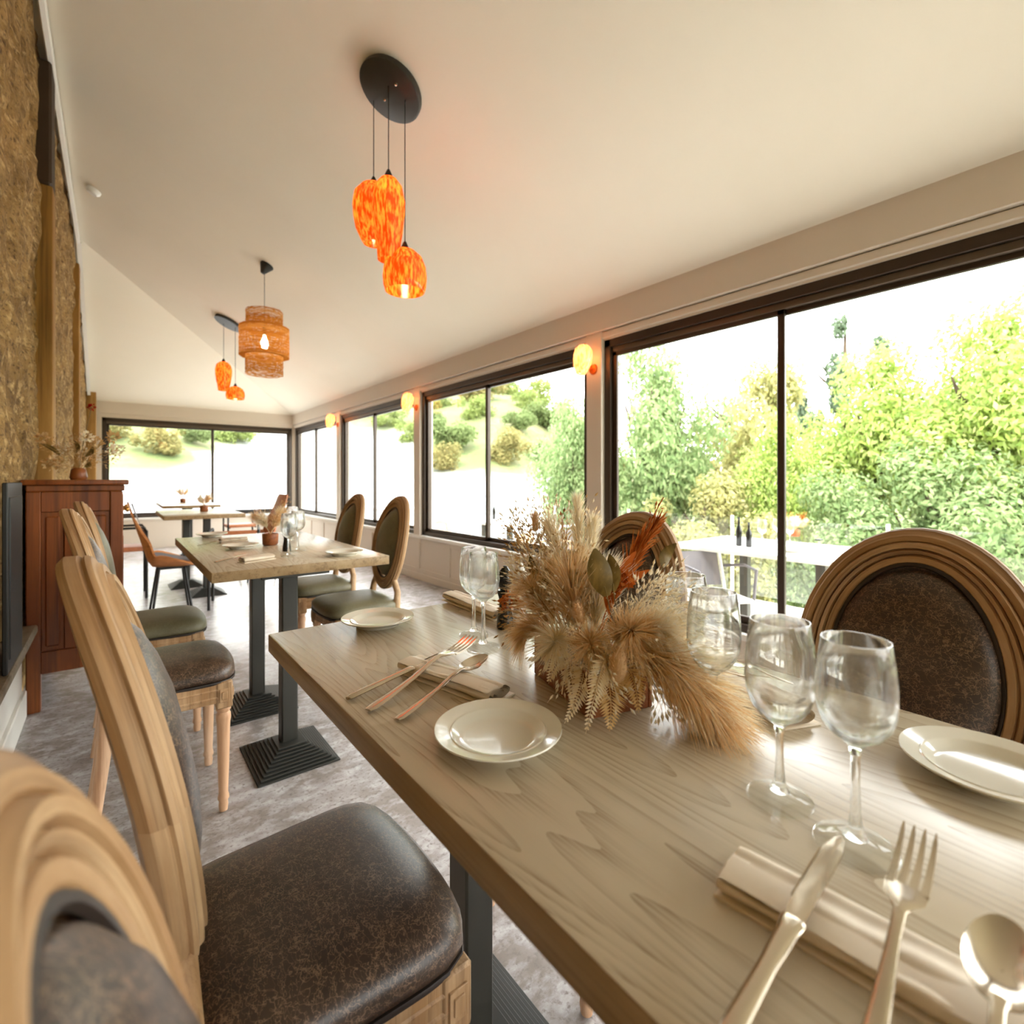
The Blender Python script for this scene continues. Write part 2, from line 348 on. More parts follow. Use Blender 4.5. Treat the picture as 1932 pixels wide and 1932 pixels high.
def window(name, label, y0, y1, axis, pos, mull, WB=WB):
    """axis 0: lies in a plane x = pos, spans y; axis 1: plane y = pos, spans x"""
    root = empty(name); struct(root, label, 'window')
    def bx(mb_, d0, d1, a, b_, z0, z1, bev=.003):
        if axis == 0: mb_.box((pos + d0, a, z0), (pos + d1, b_, z1), bev)
        else: mb_.box((a, pos + d0, z0), (b_, pos + d1, z1), bev)
    f = MB()
    fw = .05
    bx(f, .01, .1, y0, y1, WT - fw, WT + .004); bx(f, .01, .1, y0, y1, WB - .002, WB + .04)
    bx(f, .01, .1, y0, y0 + fw, WB, WT); bx(f, .01, .1, y1 - fw, y1, WB, WT)
    f.build('window_frame', M['alu'], root)
    f = MB(); bx(f, .03, .085, y0 + fw, y1 - fw, WT - fw - .035, WT - fw); f.build('top_track', M['alu_pale'], root)
    for (a, b_, off) in ((y0 + fw, mull + .022, .055), (mull - .022, y1 - fw, .035)):
        s2 = MB(); k = .036
        bx(s2, off, off + .022, a, b_, WT - fw - .06, WT - fw - .03); bx(s2, off, off + .022, a, b_, WB + .04, WB + .075)
        bx(s2, off, off + .022, a, a + k, WB + .04, WT - fw - .03); bx(s2, off, off + .022, b_ - k, b_, WB + .04, WT - fw - .03)
        so = s2.build('sash', M['alu'], root)
        g = MB()
        d = off + .011
        c = [(a + .02, WB + .06), (b_ - .02, WB + .06), (b_ - .02, WT - fw - .04), (a + .02, WT - fw - .04)]
        g.add([((pos + d, yy, z) if axis == 0 else (yy, pos + d, z)) for yy, z in c], [(0, 1, 2, 3)])
        g.build('pane', M['pane'], so)
    return root
ws = [(-2.59, -.238), (-.102, 2.25), (2.386, 4.78), (4.916, 7.192), (7.328, 9.53)]
wname = ['sliding window behind the camera end pillar', 'largest sliding window, with treetops filling it', 'sliding window beside the first lit sconce, with the hillside behind', 'bright sliding window between the second and third sconces', 'sliding window next to the far corner']
for i, (a, b_) in enumerate(ws): window('window_%d' % (i + 1), wname[i], a, b_, 0, V, (a + b_) / 2 + .06, WLOW if i == 1 else WB)
wb = MB(); wb.box((VL - .1, U1, 0), (V + .14, U1 + .14, WB)); wb.box((VL - .1, U1 + .002, WT), (V + .14, U1 + .14, zc(VL, 0)+.05)); wb.box((VL - .1, U1, WB), (-.14, U1 + .14, WT))
wb.box((V - .03, U1, WB), (V + .14, U1 + .14, WT)); wb.box((V - .002, U1 - .06, WB), (V + .14, U1 + .1, WT))
w_back = wb.build('wall_back', M['greige']); struct(w_back, 'greige end wall around the far window', 'wall')
MB().box((VL, U1 - .03, FB), (V, U1 + .01, EZ + .02), .004).build('fascia', M['greige'], w_back)
MB().box((-.13, U1 - .03, WB - .035), (V, U1 + .02, WB), .004).build('window_board', M['white_trim'], w_back)
window('window_6', 'wide two-pane window closing the far end of the room', -.14, V - .03, 1, U1, 1.285)
wn_ = MB(); wn_.box((-.6, U0 - .14, 0), (V + .14, U0, WB)); wn_.box((-.6, U0 - .14, WT), (V + .14, U0, zc(VL, 0)+.05)); wn_.box((-.6, U0-.14, WB), (-.14, U0, WT)); wn_.box((V-.03, U0-.14, WB), (V+.14, U0, WT))
struct(wn_.build('wall_front', M['greige']), 'greige end wall behind the camera', 'wall')
window('window_7', 'wide window in the end wall behind the camera', -.14, V - .03, 1, U0 - .11, 1.25)
# ================================================================== PENDANTS AND SCONCES
def amber(name, a, b_, em):
    m = bpy.data.materials.new(name); m.use_nodes = True; N, L = m.node_tree.nodes, m.node_tree.links
    N.remove(N['Principled BSDF']); t_ = N.new('ShaderNodeTexCoord'); mp = N.new('ShaderNodeMapping'); L.new(t_.outputs['Object'], mp.inputs[0]); mp.inputs['Scale'].default_value = (90, 90, 20)
    n = N.new('ShaderNodeTexNoise'); L.new(mp.outputs[0], n.inputs['Vector']); n.inputs['Scale'].default_value = 1; n.inputs['Detail'].default_value = 2
    r = N.new('ShaderNodeMapRange'); L.new(n.outputs[0], r.inputs[0]); r.inputs[1].default_value = .42; r.inputs[2].default_value = .62
    c = N.new('ShaderNodeMix'); c.data_type = 'RGBA'; L.new(r.outputs[0], c.inputs[0]); c.inputs[6].default_value = (*a, 1); c.inputs[7].default_value = (*b_, 1)
    tl = N.new('ShaderNodeBsdfTranslucent'); d = N.new('ShaderNodeBsdfDiffuse'); gl = N.new('ShaderNodeBsdfGlossy'); e = N.new('ShaderNodeEmission')
    L.new(c.outputs[2], tl.inputs[0]); L.new(c.outputs[2], d.inputs[0]); L.new(c.outputs[2], e.inputs[0]); e.inputs[1].default_value = em
    gl.inputs['Roughness'].default_value = .15
    x1 = N.new('ShaderNodeMixShader'); x1.inputs[0].default_value = .65; L.new(d.outputs[0], x1.inputs[1]); L.new(tl.outputs[0], x1.inputs[2])
    x2 = N.new('ShaderNodeMixShader'); x2.inputs[0].default_value = .06; L.new(x1.outputs[0], x2.inputs[1]); L.new(gl.outputs[0], x2.inputs[2])
    ad = N.new('ShaderNodeAddShader'); L.new(x2.outputs[0], ad.inputs[0]); L.new(e.outputs[0], ad.inputs[1]); L.new(ad.outputs[0], N['Material Output'].inputs[0])
    return m
M['amber'] = amber('lit_amber_glass', srgb(218, 84, 8), srgb(255, 178, 64), .16)
M['peach'] = amber('lit_peach_glass', srgb(238, 178, 112), srgb(255, 222, 170), .2)
M['bulb'] = emis('lamp_bulb', (1, .75, .42), 16)
M['straw'] = thin('woven_straw', srgb(206, 140, 62), .4, rnd=[srgb(184, 116, 44), srgb(226, 168, 92)])
NRM = Vector((SL, 0, 1)).normalized()             # ceiling normal (upwards)
def ceil_pt(px, py):
    d = ray(px, py); o = Vector((0, 0, H)); k = (EZ + SL*V - H) / (d.z + SL*d.x); return o + d*k
def align(n, p): return Matrix.Translation(p) @ n.to_track_quat('Z', 'Y').to_matrix().to_4x4()
BULB = MB().lathe([(0, -.034), (.011, -.03), (.017, -.016), (.016, 0), (.009, .02), (.008, .03), (0, .031)], 12)
bulb_me = BULB.mesh('bulb', M['bulb'], 60)
def mo(name, me, parent, loc):
    o = bpy.data.objects.new(name, me); COL.objects.link(o); o.parent = parent; o.location = loc; return o
def shade_prof(kind, r, h):                       # from the top down, double walled
    if kind == 'long': pr = [(.12, 0), (.5, -.03), (.85, -.12), (1, -.28), (.98, -.45), (.88, -.65), (.72, -.85), (.66, -1)]
    elif kind == 'egg': pr = [(.12, 0), (.6, -.05), (.92, -.18), (1, -.36), (.97, -.55), (.86, -.75), (.62, -.93), (.5, -1)]
    else: pr = [(.1, 0), (.45, -.05), (.78, -.2), (.95, -.42), (1, -.65), (.97, -.85), (.9, -1)]
    out = [(a*r, z*h) for a, z in pr]
    return out + [(a*r - .004, z*h) for a, z in reversed(pr)]
def shade(root, kind, top, r, h, m, bz):
    o = MB().lathe(shade_prof(kind, r, h), 28).build('lamp_shade', m, root, smooth=80, loc=top)
    MB().lathe([(0, .035), (.006, .034), (.02, .004), (.022, -.006), (0, -.006)], 14).build('lamp_cap', M['black'], root, smooth=50, loc=top)
    mo('bulb', bulb_me, root, Vector(top) + Vector((0, 0, -bz)))
def cord(root, a, b_, r=.0022): MB().tube([a, b_], r, 6).build('cord', M['black'], root)
c1 = ceil_pt(739, 163); p1 = thing('pendant_light', 'cluster pendant of three amber glass shades on a round black ceiling plate', 'pendant light', c1)
q = MB(); q.lathe([(0, .012), (.145, .012), (.15, .0), (.15, -.02), (.142, -.026), (0, -.026)], 40, align(NRM, Vector((0, 0, -.014))))
cp = q.build('ceiling_plate', M['post'], p1, smooth=40)
for a in (-.07, .05): q = MB().lathe([(0, -.034), (.006, -.032), (.008, -.026)], 10, align(NRM, Vector((0, a, -a*0 - .014)))); q.build('screw', M['steel'], cp)
def hang(root, c, px, ytop, py_plate, Zd, kind, r, h, m, bz):
    p = dp(px, ytop, Zd) - c
    q0 = dp(px, py_plate, Zd) - c
    q0.z = -SL * q0.x - .03
    cord(root, (p.x, p.y, q0.z), (p.x, p.y, p.z + .02)); shade(root, kind, p, r, h, m, bz)
Zd = (c1 - Vector((0, 0, H))).dot(FW)
hang(p1, c1, 705, 347, 178, Zd + .06, 'egg', .098, .29, M['amber'], .09)
hang(p1, c1, 733, 334, 205, Zd - .04, 'long', .074, .385, M['amber'], .1)
hang(p1, c1, 764, 470, 212, Zd + .0, 'dome', .102, .2, M['amber'], .1)
# woven tiered pendant
c2 = ceil_pt(503, 500); p2 = thing('pendant_light', 'tiered drum pendant of woven orange straw', 'pendant light', c2)
MB().lathe([(0, .02), (.055, .02), (.055, 0), (.018, -.075), (0, -.08)], 20, align(NRM, Vector((0, 0, -.01)))).build('ceiling_rose', M['black'], p2, smooth=40)
Z2 = (c2 - Vector((0, 0, H))).dot(FW); tp = dp(499, 588, Z2) - c2
cord(p2, (tp.x, tp.y, -.08), (tp.x, tp.y, tp.z - .2))
def woven(root, top, r0, z0, z1, n=20):
    q = MB(); k = 40; rr = random.Random(int(r0*1000) + n)
    for i in range(n + 1):
        z = z0 + (z1 - z0)*i/n; tw = .0022
        V_ = []
        for j in range(k):
            a = 2*math.pi*j/k; r = r0 + rr.uniform(-.002, .002)
            V_ += [(r*math.cos(a), r*math.sin(a), z + tw + rr.uniform(-.003, .003)), (r*math.cos(a), r*math.sin(a), z - tw - rr.uniform(0, .004))]
        q.add(V_, [(2*j, 2*((j+1) % k), 2*((j+1) % k)+1, 2*j+1) for j in range(k)])
    for j in range(44):
        a = 2*math.pi*(j + rr.uniform(-.3, .3))/44; a2 = a + rr.uniform(-.12, .12); r = r0 - .001; d = .012
        q.add([(r*math.cos(a), r*math.sin(a), z0), (r*math.cos(a + d), r*math.sin(a + d), z0), (r*math.cos(a2 + d), r*math.sin(a2 + d), z1), (r*math.cos(a2), r*math.sin(a2), z1)], [(0, 1, 2, 3)])
    o = q.build('woven_tier', M['straw'], root, loc=top, fix=False); o['kind'] = 'stuff'
woven(p2, tp, .145, 0, -.17); woven(p2, tp, .197, -.14, -.385, 26); woven(p2, tp, .148, -.36, -.54)
for ra, z_ in ((.145, -.14), (.148, -.385)): q = MB(); q.lathe([(ra, z_), (.197, z_)], 40); q.build('tier_ring', M['straw'], p2, loc=tp, fix=False)
mo('bulb', MB().lathe([(0, -.06), (.02, -.055), (.03, -.03), (.028, 0), (.014, .035), (.012, .055), (0, .056)], 14).mesh('bulb', emis('pear_bulb', (1, .84, .6), 12), 60), p2, tp + Vector((0, 0, -.26)))
MB().lathe([(0, .06), (.014, .06), (.016, 0), (0, 0)], 12).build('lamp_holder', M['black'], p2, loc=tp + Vector((0, 0, -.2)), smooth=40)
# far cluster
c3 = ceil_pt(431, 607); p3 = thing('pendant_light', 'far pendant with one long and one short amber shade', 'pendant light', c3)
MB().lathe([(0, .012), (.15, .012), (.15, -.02), (0, -.026)], 30, align(NRM, Vector((0, 0, -.014)))).build('ceiling_plate', M['post'], p3, smooth=40)
Z3 = (c3 - Vector((0, 0, H))).dot(FW)
hang(p3, c3, 422, 682, 0, Z3, 'long', .088, .34, M['amber'], .09)
hang(p3, c3, 444, 729, 0, Z3, 'dome', .1, .15, M['amber'], .07)
# sconces
def sconce(px, py, scale, u, label):
    p = Vector((V - .02, u, 1.06 + (HY - py)/F_PX*ray(px, py).normalized().length)) ; d = ray(px, py); Zs = (V - .02)/d.x; z = H + d.z*Zs
    r = thing('wall_sconce', label, 'wall lamp', (V - .02, u, z), 0, None)
    MB().lathe([(0, .014), (.03, .012), (.036, 0), (.036, -.004)], 20, Matrix.Rotation(R(-90), 4, 'Y')).build('wall_rose', M['copper'], r, smooth=50)
    MB().tube([(-.01, 0, 0), (-.05, 0, .0), (-.085, .0, .03), (-.09, 0, .1), (-.085, 0, .16)], .006, 8).build('arm', M['copper'], r, smooth=60)
    o = MB().lathe(shade_prof('egg', .062, .2), 24).build('lamp_shade', M['peach'], r, smooth=80, loc=(-.09, 0, .15)); o.rotation_euler = (0, R(10), 0)
    mo('bulb', bulb_me, r, (-.085, 0, .06))
sconce(1120, 697, 1, 2.318, 'peach glass wall sconce on the pillar between the two largest windows')
sconce(790, 768, 1, 4.848, 'peach glass wall sconce on the second pillar along the window wall')
sconce(639, 801, 1, 7.26, 'smallest peach glass wall sconce, nearest the far corner')
ss = ceil_pt(177, 358); q = MB(); q.lathe([(0, .01), (.05, .01), (.05, -.012), (.036, -.03), (0, -.034)], 20, align(NRM, Vector((0, 0, -.008))))
tag(q.build('smoke_detector', M['white_plastic'], smooth=40, loc=ss), 'small white detector on the ceiling near the stone wall', 'smoke detector')

# ================================================================== TABLES
def ribbed_base(mb_, cx, cy, w, d, n=9):
    z = 0
    for i in range(n):
        k = i / n; a = w/2*(1 - .72*k); c = d/2*(1 - .72*k); h = .007
        mb_.box((cx - a, cy - c, z), (cx + a, cy + c, z + h), .002); z += h*.95
    return z
def table(label, v0, v1, u0, u1, posts, zt=TZ, th=.036, zf=0, group=None, topm=None, pw=.029):
    r = thing('dining_table', label, 'table', (0, 0, zf), 0, group)
    tt = MB().box((v0, u0, zt - th - zf), (v1, u1, zt - zf), .003, seg=2).build('tabletop', topm or M['top'], r, smooth=40)
    if not topm:                                   # darker brown oak colour on the four sides
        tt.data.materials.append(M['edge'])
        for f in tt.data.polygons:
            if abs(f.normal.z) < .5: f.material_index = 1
    for (x, y_, bx, by) in posts:
        q = MB(); z = ribbed_base(q, bx, by, .285, .33); q.build('base', M['iron'], r)
        q = MB(); q.box((x - pw, y_ - pw, z - .01), (x + pw, y_ + pw, zt - th - zf), .004); q.box((x - .12, y_ - .12, zt - th - zf - .012), (x + .12, y_ + .12, zt - th - zf), .002)
        q.build('post', M['post'], r, smooth=40)
    return r
T1 = (.243, .836, -.1, 1.098)
table('long limed-oak dining table laid for four in front of the camera', *T1, [(.5, .75, .52, .77), (.54, .2, .54, .2)])
T2 = (.254, .886, 1.93, 3.2)
table('limed-oak table beyond the nearest one, with two anthracite posts', *T2, [(.53, 2.07, .53, 2.06), (.53, 2.61, .53, 2.61)])
T3 = (.33, .95, 5.15, 6.25)
table('small dining table beside the bucket chair, third down the room', *T3, [(.68, 5.45, .68, 5.45), (.57, 5.98, .57, 5.98)])
T4 = (.45, 1.05, 7.2, 8.4)
table('farthest dining table standing before the end window', *T4, [(.75, 7.5, .75, 7.5), (.75, 8.1, .75, 8.1)])

# ================================================================== CHAIRS
def ring_profile():                                # (outward, forward) closed profile of the moulded frame
    return [(-.03, -.018), (-.03, .010), (-.025, .016), (-.016, .0165), (-.0135, .0095), (-.011, .0165), (-.006, .019), (-.0035, .012), (-.001, .021), (.006, .0225), (.0085, .013), (.011, .0165), (.019, .0165), (.022, .0115), (.029, .009), (.031, .004), (.0275, .0005), (.031, -.003), (.031, -.014), (.024, -.022), (0, -.024), (-.02, -.022)]
BA, BB, BZ, BLEAN = .146, .208, .735, 13
def back_pt(a, e, out, fwd):
    """point on the medallion back: a angle, e radius share, out/fwd offsets; chair front is +Y"""
    n = Vector((math.cos(a)/BA, math.sin(a)/BB)).normalized()
    x = BA*e*math.cos(a) + n.x*out; z = BB*e*math.sin(a) + n.y*out
    yb = -.155 - (z + .235)*math.tan(R(9)) - .12*max(0, z + .05)**2*2.2 + fwd - .05*(.17 - abs(x))*0 + .35*x*x
    return Vector((x, yb, BZ + z))
def make_chair(fabric, label, woodm, legm):
    r = thing('dining_chair', label, 'chair')
    # seat cushion
    w, d = .186, .167
    def outline(t_):                               # rounded trapezoid, front wider, bowed front
        a = 2*math.pi*t_; c, s_ = math.cos(a), math.sin(a); n = 7
        k = (abs(c)**n + abs(s_)**n)**(-1/n); x, y_ = c*k, s_*k
        wx = w*(1 - .09*(1 - y_)/2); yy = d*y_ + (.018*(1 - x*x) if y_ > 0 else 0)
        return x*wx, yy - .009
    rows = [(.90, -.004), (1.0, 0), (1.015, .012), (1.0, .028), (.93, .042), (.8, .052), (.6, .058), (.35, .061), (.1, .062), (.0, .062)]
    q = MB(); secs = []
    for e, z in rows:
        secs.append([Vector((outline(j/48)[0]*e, outline(j/48)[1]*e, .424 + z)) for j in range(48)])
    q.loft(secs); q.build('seat', fabric, r, smooth=70)
    q = MB(); q.loft([[Vector((outline(j/48)[0]*e, outline(j/48)[1]*e, z)) for j in range(48)] for e, z in ((1.012, .414), (1.02, .418), (1.012, .422))]); q.build('seat_piping', M['piping'], r, smooth=60)
    # rails with a moulded lip
    q = MB()
    for (x0, y0, x1, y1) in ((-.168, .135, .168, .135), (-.15, -.15, .15, -.15), (-.166, -.15, -.172, .135), (.166, -.15, .172, .135)):
        a = Vector((x0, y0, 0)); b_ = Vector((x1, y1, 0)); dd = (b_ - a).normalized(); L_ = (b_ - a).length; ang = math.atan2(dd.y, dd.x)
        Mx = Matrix.Translation(a) @ Matrix.Rotation(ang, 4, 'Z')
        q.box((0, -.012, .355), (L_, .012, .418), .003, Mx); q.box((0, -.015, .366), (L_, .015, .378), .004, Mx); q.box((0, -.0145, .392), (L_, .0145, .402), .004, Mx)
    q.build('seat_rail', woodm, r, smooth=40)
    for sx in (-1, 1):                             # front legs: carved block, turned leg
        x, y_ = sx*.163, .13
        q = MB(); q.box((x - .023, y_ - .023, .335), (x + .023, y_ + .023, .42), .004)
        for (nx, ny) in ((sx, 0), (0, 1)):
            for (e, dz) in ((.014, .0035), (.008, .006)):
                lo = [x - e*(1 - abs(nx)) , y_ - e*(1 - abs(ny)), .378 - e*1.5]; hi = [x + e*(1 - abs(nx)), y_ + e*(1 - abs(ny)), .378 + e*1.5]
                if nx: lo[0], hi[0] = sorted((x + nx*.022, x + nx*(.023 + dz)))
                else: lo[1], hi[1] = y_ + .022, y_ + .023 + dz
                q.box(lo, hi, .001)
        q.build('leg_block', woodm, r, smooth=40)
        q = MB(); q.lathe([(0, .335), (.02, .335), (.022, .328), (.017, .32), (.021, .312), (.0215, .30), (.019, .28), (.0165, .16), (.0135, .06), (.016, .05), (.0165, .042), (.0125, .034), (.014, .022), (.012, .004), (0, 0)], 16, Matrix.Translation((x, y_, 0)))
        q.build('leg', legm, r, smooth=50)
    for sx in (-1, 1):                             # rear legs run up into the medallion
        a = R(-90 + sx*38); top = back_pt(a, 1, .004, -.004)
        MB().tube([(sx*.148, -.205, 0), (sx*.149, -.185, .12), (sx*.15, -.165, .3), (sx*.15, -.158, .405)], [.012, .015, .018, .018], 10).build('leg', legm, r, smooth=60)
        MB().tube([(sx*.15, -.158, .40), (sx*.15, -.158, .44), (sx*.145, -.165, .5), top], [.019, .019, .016, .015], 10).build('stile', woodm, r, smooth=60)
    # medallion frame
    pr = ring_profile(); N_ = 56
    q = MB(); V_ = [back_pt(2*math.pi*i/N_, 1, o, f) for i in range(N_) for o, f in pr]; k = len(pr)
    q.add(V_, [(i*k + j, i*k + (j+1) % k, ((i+1) % N_)*k + (j+1) % k, ((i+1) % N_)*k + j) for i in range(N_) for j in range(k)])
    bf = q.build('back_frame', M['ring_wood'], r, smooth=35, fix=False); me = bf.data; me.flip_normals() if me.polygons[0].normal.dot(Vector(me.polygons[0].center) - Vector((BA, -.155, BZ))) < -9 else None
    uv = me.uv_layers.new(name='UVMap'); arc = [0]
    for j in range(k): o0, o1 = pr[j], pr[(j+1) % k]; arc.append(arc[-1] + math.hypot(o1[0]-o0[0], o1[1]-o0[1]))
    for pi, p in enumerate(me.polygons):
        i, j = pi // k, pi % k
        for li, (ii, jj) in zip(p.loop_indices, ((i, j), (i, j+1), (i+1, j+1), (i+1, j))): uv.data[li].uv = (ii/N_*1.15, arc[jj])
    # upholstered pad, front and rear
    q = MB(); sec = []
    for e, f in ((0, .046), (.35, .043), (.55, .037), (.7, .028), (.79, .014), (.84, -.004), (.81, -.013), (.6, -.017), (0, -.018)):
        if e == 0: sec.append(None); 
        else: sec.append([back_pt(2*math.pi*i/48, e, 0, f) for i in range(48)])
    q.loft([s for s in sec if s]); q.build('backrest', fabric, r, smooth=70)
    q = MB(); rp = [(math.cos(b_*math.pi/3)*.0045 - .030, .012 + math.sin(b_*math.pi/3)*.0045) for b_ in range(6)]
    q.add([back_pt(2*math.pi*i/N_, 1, o, f) for i in range(N_) for o, f in rp], [(i*6 + j, i*6 + (j+1) % 6, ((i+1) % N_)*6 + (j+1) % 6, ((i+1) % N_)*6 + j) for i in range(N_) for j in range(6)])
    q.build('back_piping', M['piping'], r, smooth=60)
    return r
chA = make_chair(M['leather'], 'washed-oak chair with cracked brown leather seat tucked under the nearest table', M['chair_wood'], M['leg_wood'])
chA.location = (.222, .745, 0); chA.rotation_euler.z = R(-90)
dup(chA, (.2, .215, 0), R(-90), 'blurred brown leather chair closest to the camera, only its medallion back showing')
dup(chA, (.866, .25, 0), R(90), 'brown leather medallion chair in front of the largest window, behind the side plate')
dup(chA, (.866, .855, 0), R(90), 'brown leather medallion chair whose top shows behind the dried flowers')
dup(chA, (.145, 2.0, 0), R(-90), 'brown leather chair at the second table, nearer than the olive one beside it')
chO = make_chair(M['olive'], 'olive vinyl medallion chair next to the wooden cabinet', M['chair_wood'], M['leg_wood'])
chO.location = (.145, 2.65, 0); chO.rotation_euler.z = R(-90)
dup(chO, (.94, 2.46, 0), R(90), 'olive medallion chair at the corner of the second table, its whole back in view')
dup(chO, (.93, 3.02, 0), R(90), 'olive medallion chair at the second table, seen past its twin')

# bucket chair with oak shell
def bucket(label, shell, pad, x, y_, rz, group=None):
    r = thing('bucket_chair', label, 'chair', (x, y_, 0), rz, group)
    def sh(i, j, off=0, e=1):                       # i across, j from front of seat to top of back
        c = (i - .5)*2
        if j < .45: k = j/.45; yy = .2 - .36*k; zz = .43 - .02*math.sin(k*math.pi); w_ = .19
        else: k = (j - .45)/.55; yy = -.16 - .17*k; zz = .43 + .47*k; w_ = .19 - .04*k*k
        up = .10*abs(c)**2.5*math.sin(min(1, j*1.15)*math.pi)
        return Vector((c*w_*e, yy + up*.6*min(1, max(0, (j - .35)/.3)) + off*(.8 if j > .45 else .1), zz + up*min(1, max(0, (.8 - j)/.45)) + off))
    q = MB(); a = [sh(i/10, j/16) for j in range(17) for i in range(11)]; b_ = [sh(i/10, j/16, -.014) for j in range(17) for i in range(11)]
    n = 11; fs = []
    for j in range(16):
        for i in range(10):
            fs += [(j*n+i, j*n+i+1, (j+1)*n+i+1, (j+1)*n+i)]
    nn = len(a); fs2 = [tuple(nn + k for k in reversed(f)) for f in fs]
    edge = [i for i in range(n)] + [j*n + n-1 for j in range(1, 17)] + [16*n + i for i in range(n-2, -1, -1)] + [j*n for j in range(15, 0, -1)]
    fs3 = [(edge[k], edge[(k+1) % len(edge)], nn + edge[(k+1) % len(edge)], nn + edge[k]) for k in range(len(edge))]
    q.add(a + b_, fs + fs2 + fs3); q.build('shell', shell, r, smooth=50)
    q = MB(); q.grid(lambda i, j: sh(.06 + .88*i, .04 + .92*j, .012 + .012*math.sin(i*math.pi)), 11, 17); q.build('cushion', pad, r, smooth=60)
    for sx in (-1, 1):
        for sy in (-1, 1):
            MB().tube([(sx*.1, sy*.1, .41), (sx*.165, sy*.17, 0)], .011, 8).build('leg', M['black'], r, smooth=60)
    q = MB()
    for sx in (-1, 1): q.tube([(sx*.1, -.12, .405), (sx*.1, .12, .405)], .01, 6)
    q.build('under_frame', M['black'], r)
    return r
bk = bucket('oak-shelled bucket chair with grey cushion behind the wooden cabinet', M['shell_wood'], M['grey_fabric'], .34, 4.6, R(-90)); bk.scale = (.9, .78, 1)
bk = bucket('tan leather bucket chair on the window side of the third table', M['tan'], M['tan'], 1.2, 5.9, R(95)); bk.scale = (.9, .8, 1)
# black tube armchairs
def armchair(label, x, y_, rz):
    r = thing('armchair', label, 'chair', (x, y_, 0), rz)
    MB().box((-.17, -.17, .42), (.17, .17, .46), .012, seg=2).build('seat', M['tan'], r, smooth=40)
    MB().grid(lambda i, j: Vector(((i - .5)*.32, -.18 - .05*j + .25*((i-.5)*.32)**2, .5 + .14*j)), 8, 6).build('backrest', M['tan'], r, smooth=60)
    for sx in (-1, 1):
        MB().tube([(sx*.18, .17, 0), (sx*.18, .17, .6), (sx*.18, .15, .63), (sx*.18, -.2, .63), (sx*.18, -.19, .42), (sx*.18, -.2, 0)], .011, 8).build('side_frame', M['black'], r, smooth=60)
    q = MB(); q.tube([(-.18, .15, .42), (.18, .15, .42)], .009, 6); q.tube([(-.18, -.16, .42), (.18, -.16, .42)], .009, 6); q.build('cross_bar', M['black'], r)
armchair('black tubular armchair at the near end of the third table', .82, 4.88, R(-12))
armchair('black tubular armchair along the stone wall by the third table', .06, 5.75, R(-90))
armchair('black tubular armchair at the farthest table, window side', 1.35, 7.7, R(90))
# ================================================================== CABINET
cr_ = thing('cabinet', 'dark cherry sideboard standing against the stone wall', 'cabinet', (0, 0, 0))
x0, x1, y0, y1 = -.312, .03, 3.13, 3.88
MB().box((x0 - .015, y0 - .03, 1.035), (x1 + .028, y1 + .03, 1.06), .006, seg=2).build('top', M['cab_wood'], cr_, smooth=40)
MB().box((x0, y0 + .006, 1.005), (x1 + .012, y1, 1.035), .004).build('cornice', M['cab_wood'], cr_)
MB().box((x0 + .02, y0 + .02, .22), (x1 - .01, y1 - .02, 1.006), .003).build('carcass', M['cab_wood'], cr_)
for (a, b_) in ((x0, y0), (x1 - .045, y0), (x0, y1 - .045), (x1 - .045, y1 - .045)):
    MB().box((a, b_, 0), (a + .05, b_ + .05, 1.005), .004).build('corner_post', M['cab_wood'], cr_)
MB().box((x0 + .05, y0 + .004, .17), (x1 - .045, y0 + .03, .27), .003).build('apron', M['cab_wood'], cr_)
MB().box((x0 + .05, y0 + .004, .91), (x1 - .045, y0 + .03, 1.004), .003).build('side_rail', M['cab_wood'], cr_)
MB().box((x0 + .13, y0 + .006, .27), (x0 + .18, y0 + .03, .91), .003).build('stile', M['cab_wood'], cr_)
for (a, b_) in ((x0 + .05, x0 + .13), (x0 + .18, x1 - .045)):
    q = MB(); q.box((a, y0 + .016, .27), (b_, y0 + .03, .91), .002); q.box((a + .014, y0 + .008, .29), (b_ - .014, y0 + .024, .89), .006); q.build('side_panel', M['cab_wood'], cr_)
for (a, b_) in ((y0 + .08, y0 + .54), (y0 + .58, y1 - .08)):
    MB().box((x1 - .012, a, .25), (x1 + .008, b_, .78), .005).build('door', M['cab_wood'], cr_)
    dr = MB().box((x1 - .012, a, .81), (x1 + .008, b_, .99), .005).build('drawer', M['cab_wood'], cr_)
    MB().lathe([(0, .03), (.014, .026), (.016, .016), (.007, .01), (.007, 0)], 14, Matrix.Translation((x1 + .008, (a + b_)/2, .9)) @ Matrix.Rotation(R(90), 4, 'Y')).build('knob', M['brass'], dr, smooth=50)

# ================================================================== TABLEWARE
plate_me = MB().lathe([(0, .004), (.044, .004), (.05, .0065), (.053, .0095), (.057, .0105), (.0735, .0155), (.0755, .0168), (.0752, .0182), (.073, .0178), (.057, .0135), (.052, .0115), (.047, .0075), (.042, .0062), (0, .006)], 64).v
def plate_mesh():
    q = MB(); q.lathe([(0, .002), (.04, .002), (.042, 0), (.045, 0), (.047, .003), (.053, .0075), (.0735, .0145), (.0755, .0162), (.0752, .0178), (.073, .0174), (.0575, .013), (.0565, .0138), (.0535, .0128), (.047, .0072), (.04, .0058), (0, .0055)], 72)
    return q.mesh('side_plate', M['china'], 50)
PM = plate_mesh()
def plate(p, label, group=None):
    o = bpy.data.objects.new('side_plate', PM); COL.objects.link(o); o.location = p; tag(o, label, 'plate', group); return o
plate(at(940, 1397, TZ), 'white side plate in the middle foreground beside the wooden flower box')
plate(at(713, 1178, TZ), 'white side plate near the far corner of the nearest table')
plate(at(1868, 1468, TZ), 'white side plate at the table edge by the big medallion chair')
M['foot_glass'] = glass(.55)
